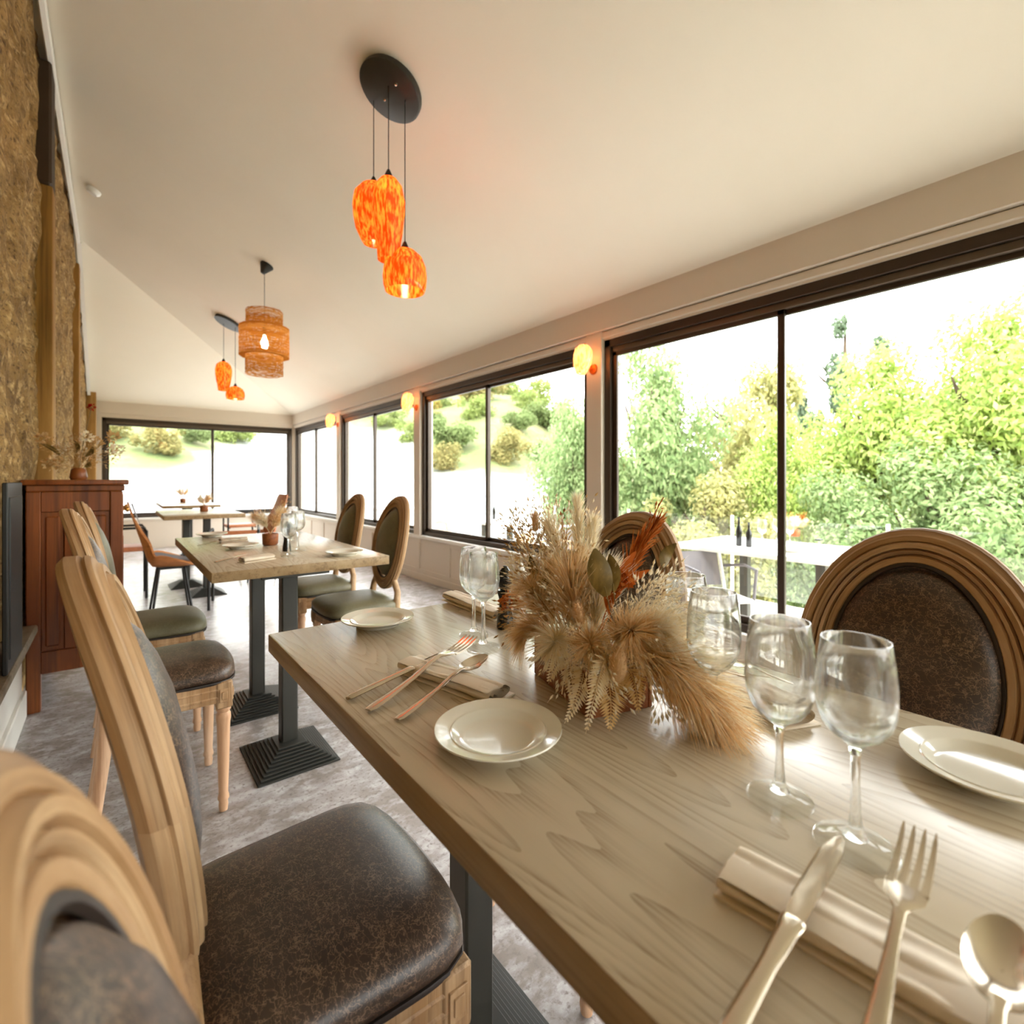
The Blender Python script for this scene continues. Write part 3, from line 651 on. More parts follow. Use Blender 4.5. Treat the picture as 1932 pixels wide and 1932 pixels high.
def glass_mesh(H_, rb, hb, rbase, rrim):
    """wine glass parts: total height, widest bowl radius, bowl height, foot radius, rim radius"""
    zb = H_ - hb; t_ = .0011
    foot = MB().lathe([(0, 0), (rbase*.96, 0), (rbase, .0012), (rbase*.97, .0024), (rbase*.6, .0045), (rbase*.25, .009), (.0058, .014), (0, .0145)], 48).mesh('foot', M['foot_glass'], 60)
    stem = MB().lathe([(0, .008), (.009, .0088), (.0055, .016), (.004, .03), (.0034, zb*.6), (.0036, zb - .012), (.0055, zb - .003), (.0085, zb - .0002), (0, zb)], 24).mesh('stem', M['glass'], 60)
    prof = [(.35, .02), (.62, .08), (.84, .18), (.96, .31), (1.0, .44), (.985, .6), (.93, .8), (rrim/rb, 1.0)]
    out = [(0, zb - .001), (.007, zb - .0005)] + [(rb*a, zb + hb*z) for a, z in prof] + [(rrim - .0003, H_ + .0006), (rrim - .0009, H_ + .0006)]
    out += [(rb*a - t_, zb + hb*z + (.003 if z < .2 else 0)) for a, z in reversed(prof)] + [(0, zb + .004)]
    return MB().lathe(out, 48).mesh('bowl', M['glass'], 60), stem, foot
GB = glass_mesh(.1745, .0292, .092, .0295, .0240); GS = glass_mesh(.1745, .0300, .0865, .0315, .0255)
GT = glass_mesh(.173, .0315, .098, .0295, .0265)
def put(name, mes, p, label, cat, group=None):
    r = thing(name, label, cat, p, 0, group)
    for me, nm in zip(mes, ('bowl', 'stem', 'foot')): mo(nm, me, r, (0, 0, 0))
    return r
put('wine_glass', GT, at(1471, 1507, TZ), 'large empty wine glass with its foot clear of the napkin', 'glass')
put('wine_glass', GS, at(1614, 1597, TZ), 'smaller empty wine glass with its foot under the knife tip', 'glass')
put('wine_glass', GB, at(894, 1198, TZ), 'empty wine glass behind the fork and spoon, farther of two', 'glass')
put('wine_glass', GS, at(912, 1222, TZ), 'empty wine glass behind the fork and spoon, nearer of two', 'glass')
put('wine_glass', GT, at(1346, 1383, TZ), 'empty wine glass with a pampas plume touching its foot', 'glass')
put('wine_glass', GS, at(1295, 1316, TZ), 'empty wine glass half hidden behind the oat sprays', 'glass')

# cutlery (length along +Y, tip at +Y, lying on z = 0)
def strip(secs, n=10, th=.0022):
    """secs: (y, halfwidth, z, thickness)"""
    out = []
    for y_, w_, z, t_ in secs:
        out.append([Vector((w_*math.cos(2*math.pi*j/n), y_, z + t_*math.sin(2*math.pi*j/n))) for j in range(n)])
    return out
def fork_mesh():
    q = MB()
    q.loft(strip([(0, .004, .003, .0012), (.006, .0064, .003, .0016), (.03, .006, .0035, .0017), (.07, .0042, .006, .0019), (.1, .0032, .011, .002), (.118, .0032, .0125, .002), (.124, .006, .012, .0017), (.13, .0102, .0105, .0013), (.142, .0112, .008, .0011)]))
    for i in range(4):
        x = -.0087 + i*.0058
        q.loft([[Vector((x + a*w_, y_, z + b_*.001)) for a, b_ in ((-1, -1), (1, -1), (1, 1), (-1, 1))] for y_, w_, z in ((.139, .0021, .0085), (.155, .0018, .0068), (.17, .0015, .0074), (.184, .0012, .010), (.19, .0004, .012))])
    return q.mesh('fork', M['steel'], 50)
def knife_mesh():
    q = MB()
    q.loft(strip([(0, .004, .003, .002), (.005, .0065, .0035, .003), (.03, .0063, .004, .0034), (.07, .0054, .0048, .0034), (.098, .0066, .0055, .0032), (.108, .0078, .0058, .0028), (.111, .0072, .0058, .0018)]))
    q.loft([[Vector((x, y_, .0058 + z)) for x, z in ((-a, 0), (0, .0011), (b_, .0007), (b_, -.0007), (0, -.0011))] for y_, a, b_ in ((.108, .0062, .0062), (.13, .0078, .0066), (.165, .0082, .0066), (.19, .0072, .006), (.203, .004, .0035), (.207, .0008, .0008))])
    for k in range(22):
        y_ = .128 + k*.0026; q.add([(-.0079, y_, .0066), (-.0089, y_ + .0013, .0058), (-.0079, y_ + .0026, .0066), (-.0079, y_, .005), (-.0079, y_ + .0026, .005)], [(0, 1, 2), (3, 4, 1), (0, 3, 1), (2, 1, 4)])
    return q.mesh('knife', M['steel'], 40)
def spoon_mesh():
    q = MB()
    q.loft(strip([(0, .004, .003, .0012), (.006, .0062, .003, .0016), (.03, .0058, .0035, .0017), (.07, .004, .006, .0019), (.1, .003, .011, .002), (.118, .003, .012, .002), (.126, .0042, .0115, .0015)]))
    def bowl(i, j, o=0):
        a = 2*math.pi*i; e = j; x = .0148*e*math.cos(a)*(1 - .12*math.sin(a)); y_ = .150 + .0275*e*math.sin(a)
        return Vector((x, y_, .0105 - .0075*(1 - e*e) + o))
    q.grid(lambda i, j: bowl(i, .02 + .98*j), 28, 8, True); q.grid(lambda i, j: bowl(i, .02 + .98*j, -.0011), 28, 8, True)
    q.grid(lambda i, j: bowl(i, 1, -.0011*j), 28, 2, True)
    return q.mesh('spoon', M['steel'], 60)
FK, KN, SP = fork_mesh(), knife_mesh(), spoon_mesh()
def lay(name, me, a, b_, label, L_, group=None, roll=0):
    """place a piece so its handle end is at a and its tip at b_"""
    a, b_ = Vector(a), Vector(b_); d = b_ - a; s = d.length / L_
    o = bpy.data.objects.new(name, me); COL.objects.link(o); o.location = a
    yv = d.normalized(); xv = yv.cross(UP).normalized(); zv = xv.cross(yv)
    o.rotation_euler = Matrix((xv, yv, zv)).transposed().to_euler(); o.scale = (s, s, s)
    tag(o, label, 'cutlery', group); return o
def napkin(c, ang, L_, label, w=.052, h=.019, seed=0):
    """cloth folded over and rolled loosely; long axis along local Y"""
    rr = random.Random(seed)
    o_ = thing('napkin', label, 'napkin', c, ang)
    q = MB(); n = 40
    q.box((-w*.62, -L_/2 - .002, 0), (w*.52, L_/2 + .004, .0028), .0012, seg=2); q.build('lower_fold', M['linen'], o_, smooth=60)
    def prof(s):                                    # open spiral-ish roll section
        a = -math.pi*.5 + s*math.pi*2.0; r = 1 - .0*s
        return (w/2*math.cos(a)*(1 if abs(math.cos(a)) < .9 else 1), .0028 + h/2 + h/2*math.sin(a)*(1 - .15*math.cos(a)))
    secs = []
    for j in range(25):
        y_ = (j/24 - .5)*L_; wob = .0014*math.sin(j*.8 + seed) ; e = 1 if 0 < j < 24 else .96
        row = []
        for i in range(n):
            a = 2*math.pi*i/n; c_, s_ = math.cos(a), math.sin(a); k = (abs(c_)**2.6 + abs(s_)**2.2)**(-1/2.4)
            x = w/2*c_*k*e + wob*.6; z = .0028 + h/2 + h/2*s_*k*e
            if s_ > .2: z += .0016*math.sin(x*260 + y_*14 + seed) - .001*(1 - abs(c_)) + wob*.4
            row.append(Vector((x, y_, max(.0028, z))))
        secs.append(row)
    q = MB(); q.loft(secs, cap=False); q.build('rolled_cloth', M['linen'], o_, smooth=70)
    for ye in (-L_/2, L_/2):
        q = MB(); pts = []                          # spiral of cloth layers seen at the end
        for i in range(46):
            a = i/45*4.2*math.pi; r = 1 - i/45*.86; pts.append(Vector((w/2*.96*r*math.cos(a), ye, .0028 + h/2 + h/2*.95*r*math.sin(a))))
        sg = -1 if ye < 0 else 1
        for i in range(45):
            p0, p1_ = pts[i], pts[i+1]; q.add([p0 - Vector((0, sg*.012, 0)), p1_ - Vector((0, sg*.012, 0)), p1_ + Vector((0, sg*.0008, 0)), p0 + Vector((0, sg*.0008, 0))], [(0, 1, 2, 3)])
        q.build('rolled_end', M['linen'], o_, smooth=60, fix=False)
    # loose top flap
    q = MB(); q.grid(lambda i, j: Vector((-w*.02 + w*.5*i, (j - .5)*L_*.985, .0028 + h*(1.03 - .16*i*i) + .0012*math.sin(j*6 + seed))), 8, 12)
    q.grid(lambda i, j: Vector((-w*.02 + w*.5*i, (j - .5)*L_*.985, .0012 + h*(1.03 - .16*i*i) + .0012*math.sin(j*6 + seed))), 8, 12)
    q.build('top_fold', M['linen'], o_, smooth=60)
    return o_
def lay_img(name, me, tip, tz, thru, L_, ez, label, L0):
    T = at(tip[0], tip[1], TZ + tz); lo, hi = .05, 12
    f = lambda k: at(tip[0] + k*(thru[0] - tip[0]), tip[1] + k*(thru[1] - tip[1]), TZ + ez)
    for _ in range(60):
        m_ = (lo + hi)/2
        if (f(m_) - T).length < L_: lo = m_
        else: hi = m_
    return lay(name, me, f(lo), T, label, L0)
def ang_of(d): return math.atan2(-d.x, d.y)
ZN = TZ + .021
# set in front of the camera
a, b_ = at(1432, 1690, TZ), at(1880, 1945, TZ); d = b_ - a
napkin((a + d*.5).xy.to_3d() + Vector((0, 0, TZ)), ang_of(d), .17, 'beige rolled napkin under the knife and fork closest to the camera', .05, .0145, 1)
lay_img('knife', KN, (1588, 1592), .028, (1500, 1745), .2, .004, 'serrated table knife with its tip over a glass foot', .207)
lay_img('fork', FK, (1737, 1592), .046, (1690, 1792), .2, .004, 'steel fork with tines up lying over the closest napkin', .19)
lay_img('spoon', SP, (1898, 1762), .036, (1880, 1990), .2, .004, 'wide steel spoon beside the fork closest to the camera', .1775)
# set by the near plate
a, b_ = at(775, 1262, TZ), at(938, 1322, TZ); d = b_ - a
napkin((a + d*.5).xy.to_3d() + Vector((0, 0, TZ)), ang_of(d), d.length*1.04, 'rolled napkin under three pieces beside the middle plate', .05, .017, 3)
lay('knife', KN, at(655, 1322, TZ), at(868, 1226, TZ + .02), 'table knife resting on the napkin beside the middle plate', .207)
lay('fork', FK, at(694, 1345, TZ), at(891, 1216, TZ + .02), 'fork lying on the napkin beside the middle plate', .19)
lay('spoon', SP, at(749, 1362, TZ), at(917, 1247, TZ + .018), 'spoon lying on the napkin beside the middle plate', .1775)
# set across the table
a, b_ = at(1330, 1268, TZ), at(1508, 1372, TZ); d = b_ - a
napkin((a + d*.5).xy.to_3d() + Vector((0, 0, TZ)), ang_of(d), d.length, 'rolled napkin across the table, behind the large wine glass', .05, .018, 5)
lay('fork', FK, at(1500, 1300, TZ + .019), at(1362, 1250, TZ + .024), 'fork on the napkin behind the large wine glass', .19)
lay('spoon', SP, at(1450, 1285, TZ + .019), at(1318, 1270, TZ + .022), 'spoon on the napkin behind the large wine glass', .1775)
a, b_ = at(850, 1130, TZ), at(948, 1168, TZ); d = b_ - a
napkin((a + d*.5).xy.to_3d() + Vector((0, 0, TZ)), ang_of(d), d.length, 'rolled napkin at the far end of the nearest table', .05, .018, 7)
# mills
def mill(p, m, label, h=.13):
    r = thing('pepper_mill', label, 'mill', p)
    MB().lathe([(0, 0), (.0165, 0), (.018, .003), (.017, .02), (.0125, .045), (.0125, .06), (.0165, .075), (.015, .08), (0, .08)], 24).build('body', m, r, smooth=50)
    MB().lathe([(0, .08), (.011, .081), (.0125, .085), (.0165, .1), (.0155, .115), (.008, .124), (.004, .13), (0, .131)], 24).build('top', m, r, smooth=60)
mill(at(953, 1185, TZ), M['black_shine'], 'black pepper mill behind the dried flowers')
mill(at(982, 1176, TZ), M['white_plastic'], 'white salt mill beside the black pepper mill')
# ================================================================== DRIED FLOWER ARRANGEMENT
def bez(p, n=14):
    p = [Vector(q) for q in p]
    if len(p) == 2: p = [p[0], (p[0] + p[1])/2, p[1]]
    if len(p) == 3: return [p[0]*(1-t)**2 + p[1]*2*t*(1-t) + p[2]*t*t for t in [i/(n-1) for i in range(n)]]
    return [p[0]*(1-t)**3 + p[1]*3*t*(1-t)**2 + p[2]*3*t*t*(1-t) + p[3]*t**3 for t in [i/(n-1) for i in range(n)]]
def sample(pts, t):
    k = t*(len(pts)-1); i = min(int(k), len(pts)-2); f = k - i
    return pts[i].lerp(pts[i+1], f), (pts[i+1] - pts[i]).normalized()
def hair(q, p, d, L_, w_, droop, rr, seg=3):
    side = d.cross(Vector((rr.uniform(-1, 1), rr.uniform(-1, 1), rr.uniform(-1, 1)))).normalized()*w_
    V_ = []; 
    for i in range(seg + 1):
        t = i/seg; c = p + d*L_*t + Vector((0, 0, -droop*L_*t*t)); k = 1 - t*.85
        V_ += [c - side*k, c + side*k]
    q.add(V_, [(2*i, 2*i+1, 2*i+3, 2*i+2) for i in range(seg)])
FLOOR_Z = [TZ + .002]
def clampz(q): q.v = [(x, y_, max(z, FLOOR_Z[0])) for x, y_, z in q.v]
def plume(pts, n, L_, spread, m, root, name='pampas_plume', t0=.15, w_=.0007, droop=.25, seed=0, stem=.0012):
    rr = random.Random(seed); P = bez(pts); q = MB()
    for _ in range(n):
        t = t0 + (1 - t0)*rr.random(); p, tg = sample(P, min(t, .995))
        rad = Vector((rr.gauss(0, 1), rr.gauss(0, 1), rr.gauss(0, 1))); rad = (rad - tg*rad.dot(tg)).normalized()
        k = math.sin(math.pi*min(1, (t - t0)/(1 - t0)*.85 + .15))**.6
        hair(q, p, (tg + rad*spread*rr.uniform(.4, 1.2)).normalized(), L_*rr.uniform(.5, 1.1)*(.45 + .55*k), w_, droop*rr.random(), rr)
    q.tube(P, stem, 5); clampz(q)
    return q.build(name, m, root, fix=False)
def fern(pts, n, L_, m, root, seed=0, name='fern_frond', face=None):
    rr = random.Random(seed); P = bez(pts, 20); q = MB(); q.tube(P, [.0011 - .0008*i/19 for i in range(20)], 5)
    for i in range(n):
        t = .12 + .87*i/n; p, tg = sample(P, t); sd = tg.cross(face or -FW).normalized(); k = L_*(1 - (t*1.02)**2.2)*(.7 + .3*min(1, t*5)) + .003
        for s_ in (-1, 1):
            d = (tg*.55 + sd*s_).normalized(); nrm = d.cross(tg).normalized(); e = p + d*k + Vector((0, 0, -.12*k)) + nrm*rr.uniform(-.15, .15)*k
            wv = tg*.0021; mid = p.lerp(e, .45) + nrm*.0008
            q.add([p, mid + wv, e, mid - wv], [(0, 1, 2, 3)])
    clampz(q); return q.build(name, m, root, fix=False)
def oat(pts, n, m, root, L_=.03, seed=0, name='oat_spray', sp=.0085):
    rr = random.Random(seed); P = bez(pts, 12); q = MB(); q.tube(P, .0008, 4)
    for i in range(n):
        t = .3 + .7*rr.random()**.8; p, tg = sample(P, min(t, .99)); rad = Vector((rr.gauss(0, 1), rr.gauss(0, 1), rr.gauss(0, 1))).normalized()
        d = (tg*.8 + rad*.9).normalized(); e = p + d*L_*rr.uniform(.4, 1); hair(q, p, d, (e - p).length, .0003, 0, rr, 1)
        dn = (d*.6 + tg*.3 + Vector((0, 0, -.25*rr.random()))).normalized(); a = dn.orthogonal().normalized(); b_ = dn.cross(a); l = sp*rr.uniform(.8, 1.3); w_ = l*.17
        q.add([e, e + dn*l*.45 + a*w_, e + dn*l*.45 + b_*w_, e + dn*l*.45 - a*w_, e + dn*l*.45 - b_*w_, e + dn*l], [(0, 2, 1), (0, 3, 2), (0, 4, 3), (0, 1, 4), (5, 1, 2), (5, 2, 3), (5, 3, 4), (5, 4, 1)])
        hair(q, e + dn*l*.8, dn, l*.9, .00015, 0, rr, 1)
    clampz(q); return q.build(name, m, root, fix=False)
def leaf(p, tip, w_, nrm, m, root, name='dried_leaf'):
    p, tip = Vector(p), Vector(tip); d = tip - p; sd = d.normalized().cross(nrm).normalized(); nn = sd.cross(d.normalized())
    q = MB(); n = 9; V_ = []
    for i in range(n):
        t = i/(n-1); k = w_*math.sin(math.pi*min(1, t*.93 + .05))**.75*(1 - .25*t); c = p + d*t + nn*.012*math.sin(t*math.pi)
        V_ += [c - sd*k + nn*.18*k, c - nn*.1*k, c + sd*k + nn*.18*k]
    for i in range(n - 1):
        q.add([], []) if False else None
    q.add(V_, [(3*i + j, 3*i + j + 1, 3*i + j + 4, 3*i + j + 3) for i in range(n-1) for j in range(2)])
    q.tube([p - d*.35, p, p + d*.2], .0009, 5); return q.build(name, m, root, smooth=60, fix=False)
M['pampas'] = thin('pampas_tan', srgb(242, 216, 170), .5, rnd=[srgb(226, 188, 134), srgb(250, 232, 196)])
M['pampas_w'] = thin('pampas_cream', srgb(252, 244, 224), .5, rnd=[srgb(244, 228, 194), srgb(254, 250, 238)])
M['oat'] = thin('bleached_oat', srgb(252, 246, 230), .45, rnd=[srgb(240, 224, 192), srgb(254, 252, 244)])
M['oat_b'] = thin('straw_oat', srgb(216, 184, 132), .35, rnd=[srgb(184, 142, 88), srgb(230, 204, 158)])
M['fern'] = thin('dried_fern', srgb(238, 208, 150), .45, rnd=[srgb(226, 190, 128), srgb(246, 224, 178)])
M['fern_w'] = thin('bleached_fern', srgb(250, 238, 208), .45, rnd=[srgb(240, 220, 178), srgb(252, 244, 222)])
M['olive_leaf'] = mat('olive_leaf', srgb(104, 84, 36), .45, noise=[((30, 90, 30), srgb(138, 112, 58), .45, .65)])
M['orange_fan'] = thin('orange_dyed_grass', srgb(192, 108, 48), .35, rnd=[srgb(160, 78, 32), srgb(214, 138, 76)])
M['rust'] = thin('rust_petal', srgb(196, 104, 44), .4, rnd=[srgb(160, 76, 30), srgb(220, 140, 76)])
M['cream_fur'] = thin('bunny_tail_fur', srgb(236, 204, 160), .3, rnd=[srgb(222, 184, 136), srgb(244, 220, 184)])
def blossom(p, r, m, root, seed, n=40, name='dried_blossom'):
    rr = random.Random(seed); q = MB()
    for _ in range(n):
        d = Vector((rr.gauss(0, 1), rr.gauss(0, 1), rr.gauss(0, 1))).normalized(); c = Vector(p) + d*r*rr.uniform(.3, .9); a = d.orthogonal().normalized(); b_ = d.cross(a); w_ = r*.32
        q.add([c, c + a*w_ + d*w_*.6, c + d*w_*1.9 + b_*w_*.3, c - a*w_ + d*w_*.6], [(0, 1, 2, 3)])
    return q.build(name, m, root, fix=False)
fl = thing('flower_arrangement', 'wooden box of dried pampas grass, oats and ferns on the nearest table', 'flowers')
bx_ang = math.atan2(.28, -.96) - math.pi/2
bc = Vector((.552, .515, TZ)); Bm = Matrix.Translation(bc) @ Matrix.Rotation(math.atan2(-.96, -.28) + math.pi/2, 4, 'Z')
for nm, lo, hi in (('side_board', (-.05, -.085, 0), (-.043, .085, .058)), ('side_board', (.043, -.085, 0), (.05, .085, .058)), ('end_board', (-.043, -.085, 0), (.043, -.078, .058)), ('end_board', (-.043, .078, 0), (.043, .085, .058)), ('box_floor', (-.043, -.078, .002), (.043, .078, .01))):
    MB().box(lo, hi, .0015, Bm).build(nm, M['box_wood'], fl)
MB().box((-.042, -.077, .01), (.042, .077, .05), .004, Bm).build('foam_block', mat('floral_foam', srgb(92, 78, 48), .9), fl)
O = bc + Vector((0, 0, .05))
def D(px, py, Z): return dp(px, py, Z)
def O_(dx, dy): return O + RT*dx + FW*dy
plume([O_(-.01, 0), D(1085, 1150, .735), D(1072, 1085, .73)], 2000, .085, .8, M['pampas'], fl, t0=.3, seed=1, w_=.0008, droop=.1)
plume([O_(.01, 0), D(1120, 1150, .73), D(1135, 1085, .735)], 1100, .075, .8, M['pampas_w'], fl, t0=.3, seed=21, w_=.0008, droop=.1)
plume([O_(0, .02), D(1090, 1060, .79), D(1090, 945, .8)], 1500, .045, .45, M['pampas_w'], fl, t0=.4, seed=2, w_=.0005)
plume([O_(-.02, .02), D(1060, 1050, .78), D(1035, 990, .79)], 1400, .045, .6, M['pampas_w'], fl, t0=.4, seed=12, w_=.0005)
plume([O_(.0, .02), D(1110, 1050, .78), D(1120, 985, .79)], 1200, .04, .5, M['pampas_w'], fl, t0=.4, seed=22, w_=.0005)
plume([O_(.02, -.03), D(1215, 1190, .67), D(1280, 1270, .635), D(1370, 1370, .6)], 2600, .085, .95, M['pampas'], fl, t0=.2, seed=3, droop=.35, w_=.0009)
plume([O_(.03, -.02), D(1240, 1190, .67), D(1305, 1270, .645), D(1375, 1350, .612)], 1900, .08, 1.15, M['pampas_w'], fl, t0=.2, seed=4, w_=.0009)
plume([O_(.03, -.02), D(1210, 1170, .68), D(1270, 1190, .66)], 1500, .06, 1.3, M['pampas_w'], fl, t0=.3, seed=14, w_=.0009)
plume([O_(.02, -.03), D(1180, 1160, .67), D(1200, 1200, .65)], 1200, .055, 1.5, M['pampas'], fl, t0=.3, seed=24, w_=.0009)
plume([O_(-.04, .0), D(1020, 1160, .75), D(985, 1195, .745)], 900, .05, 1.0, M['pampas'], fl, t0=.3, seed=5, droop=.5, w_=.0009)
plume([O_(-.03, -.01), D(1015, 1130, .75), D(1000, 1105, .74)], 900, .055, 1.3, M['pampas'], fl, t0=.3, seed=15, w_=.0009)
plume([O_(-.03, -.03), D(1050, 1190, .71), D(1045, 1215, .69)], 800, .05, 1.6, M['pampas_w'], fl, t0=.3, seed=25, w_=.0009)
plume([O_(.0, -.04), D(1110, 1190, .68), D(1115, 1220, .66)], 800, .045, 1.6, M['pampas'], fl, t0=.3, seed=26, w_=.0009)
for i, (x, y_, Z, n) in enumerate([(978, 1000, .80, 46), (1000, 968, .82, 50), (1035, 958, .82, 44), (985, 1045, .78, 40), (1070, 975, .80, 30), (1110, 985, .80, 36), (1015, 1010, .77, 44), (1050, 1005, .76, 40), (962, 985, .82, 50), (990, 1025, .76, 50), (1045, 975, .76, 50), (968, 1075, .77, 40), (1100, 965, .82, 40), (1005, 1050, .74, 44)]):
    oat([O_(-.02, .01), D((1060 + x)/2, (1180 + y_)/2 - 10, .77), D(x, y_, Z)], int(n*1.5), M['oat'] if i % 3 else M['oat_b'], fl, .034, 20 + i)
for i, (x, y_, Z) in enumerate([(1255, 1090, .70), (1290, 1105, .69), (1305, 1140, .68), (1275, 1150, .66), (1235, 1120, .67), (1310, 1175, .66), (1260, 1190, .64)]):
    oat([O_(.02, -.01), D((1150 + x)/2, (1180 + y_)/2 - 10, .69), D(x, y_, Z)], 70, M['oat'], fl, .036, 40 + i)
for i, (x, y_, Z) in enumerate([(952, 1150, .78), (962, 1180, .77), (1002, 1090, .77)]):
    oat([O_(-.03, 0), D((1050 + x)/2, (1190 + y_)/2 - 20, .77), D(x, y_, Z)], 40, M['oat_b'], fl, .03, 60 + i)
plume([O_(.01, .02), D(1190, 1060, .76), D(1240, 985, .77)], 260, .045, .35, M['orange_fan'], fl, 'orange_grass', t0=.35, seed=6, w_=.0016)
plume([O_(.01, .03), D(1190, 1040, .78), D(1215, 1015, .78)], 160, .05, .5, M['orange_fan'], fl, 'orange_grass', t0=.4, seed=16, w_=.0016)
oat([O_(.01, .02), D(1200, 1030, .78), D(1252, 938, .79)], 16, M['orange_fan'], fl, .012, 71, 'seed_stem')
oat([O_(0, .02), D(1050, 1060, .78), D(1062, 968, .8)], 14, M['rust'], fl, .012, 72, 'seed_stem')
leaf(D(1145, 1125, .675), D(1122, 1035, .68), .019, FW, M['olive_leaf'], fl); leaf(D(1158, 1115, .68), D(1150, 1045, .685), .011, FW + RT*.4, M['olive_leaf'], fl)
leaf(D(1250, 1070, .72), D(1276, 1025, .72), .010, FW, M['olive_leaf'], fl); leaf(D(1010, 1085, .74), D(1000, 1050, .75), .009, FW, M['olive_leaf'], fl); leaf(D(1030, 1105, .73), D(1040, 1062, .74), .008, FW, M['olive_leaf'], fl)
for i, (x, y_, x2, y2, Z) in enumerate([(1160, 1130, 1185, 1070, .70), (1145, 1150, 1170, 1085, .69), (1170, 1110, 1225, 1075, .70), (1150, 1160, 1140, 1100, .69), (1165, 1090, 1200, 1040, .71)]):
    leaf(D(x, y_, Z), D(x2, y2, Z), .007, FW + RT*.3, M['rust'], fl, 'rust_leaf')
fern([O_(.0, -.06), D(1140, 1230, .655), D(1160, 1300, .63), D(1150, 1380, .612)], 30, .034, M['fern'], fl, 1)
fern([O_(-.02, -.05), D(1105, 1235, .67), D(1110, 1290, .65), D(1065, 1365, .628)], 30, .022, M['fern_w'], fl, 2)
fern([O_(.02, -.06), D(1150, 1200, .64), D(1130, 1270, .63), D(1105, 1385, .61)], 34, .022, M['fern_w'], fl, 3)
fern([O_(.02, -.06), D(1180, 1230, .65), D(1200, 1270, .64), D(1205, 1345, .625)], 26, .026, M['fern'], fl, 4)
fern([O_(-.03, -.04), D(1070, 1225, .69), D(1080, 1270, .67), D(1085, 1345, .64)], 24, .020, M['fern_w'], fl, 5)
fern([O_(-.03, -.03), D(1075, 1210, .68), D(1045, 1240, .68), D(1035, 1290, .68)], 20, .016, M['fern_w'], fl, 6)
fern([O_(-.01, -.04), D(1110, 1190, .67), D(1140, 1180, .66), D(1150, 1230, .65)], 22, .016, M['oat'], fl, 7)
for i, (x_, y_, Z) in enumerate([(985, 1090, .74), (1020, 1060, .735), (1055, 1035, .73), (1100, 1030, .73), (1000, 1130, .73), (1040, 1100, .72), (1085, 1075, .72), (1130, 1100, .715), (960, 1050, .77), (1065, 1000, .76), (1110, 1010, .76)]):
    oat([O_(-.01, -.01), D((1075 + x_)/2, (1190 + y_)/2, .71), D(x_, y_, Z)], 34, M['oat'] if i % 3 else M['oat_b'], fl, .024, 210 + i)
for i, (x0_, y0_, x_, y_, Z0, Z1) in enumerate([(1190, 1180, 1300, 1320, .67, .632), (1220, 1190, 1345, 1330, .67, .625), (1180, 1200, 1255, 1330, .66, .632), (1200, 1160, 1330, 1230, .68, .655)]):
    oat([O_(.02, -.03), D(x0_ + 30, y0_ + 20, Z0), D(x_, y_, Z1)], 50, M['oat'], fl, .03, 130 + i, 'grass_spray', .011)
for i, (x_, y_, x2, y2, Z) in enumerate([(1045, 1180, 1040, 1265, .70), (1070, 1190, 1060, 1310, .67), (1095, 1180, 1125, 1300, .65), (1120, 1170, 1170, 1330, .64), (1170, 1170, 1235, 1290, .64), (1060, 1170, 1015, 1240, .71)]):
    oat([O_(0, -.05), D(x_, y_, Z + .01), D(x2, y2, Z - .015)], 46, M['oat'] if i % 2 else M['fern_w'], fl, .018, 150 + i, 'grass_spray', .009)
def bunny(p, d, r, L_, seed):
    rr = random.Random(seed); q = MB(); d = Vector(d).normalized(); p = Vector(p)
    q.lathe([(0, -L_/2), (r*.6, -L_*.38), (r*.85, -L_*.1), (r*.75, L_*.2), (r*.4, L_*.42), (0, L_/2)], 12, Matrix.Translation(p) @ d.to_track_quat('Z', 'Y').to_matrix().to_4x4())
    for _ in range(500):
        t = rr.uniform(-.48, .48); rad = Vector((rr.gauss(0, 1), rr.gauss(0, 1), rr.gauss(0, 1))); rad = (rad - d*rad.dot(d)).normalized(); k = r*.8*math.sqrt(max(0, 1 - (t*2)**2))
        hair(q, p + d*t*L_ + rad*k, (rad*.7 + d*.8).normalized(), .006, .0003, .1, rr, 1)
    q.build('bunny_tail', M['cream_fur'], fl, fix=False)
bunny(D(1167, 1255, .635), (.1, 0, 1), .0125, .046, 1); bunny(D(1092, 1160, .68), (-.3, -.1, .8), .006, .04, 2); bunny(D(1010, 985, .8), (-.1, 0, 1), .006, .03, 3)
blossom(D(962, 1134, .785), .016, M['rust'], fl, 1, 60); blossom(D(1030, 1205, .76), .012, M['rust'], fl, 2, 40); blossom(D(968, 1058, .8), .009, M['oat'], fl, 3, 16); blossom(D(1180, 1095, .7), .012, M['rust'], fl, 4, 36)
blossom(D(1090, 1185, .67), .010, M['fern_w'], fl, 5, 20)

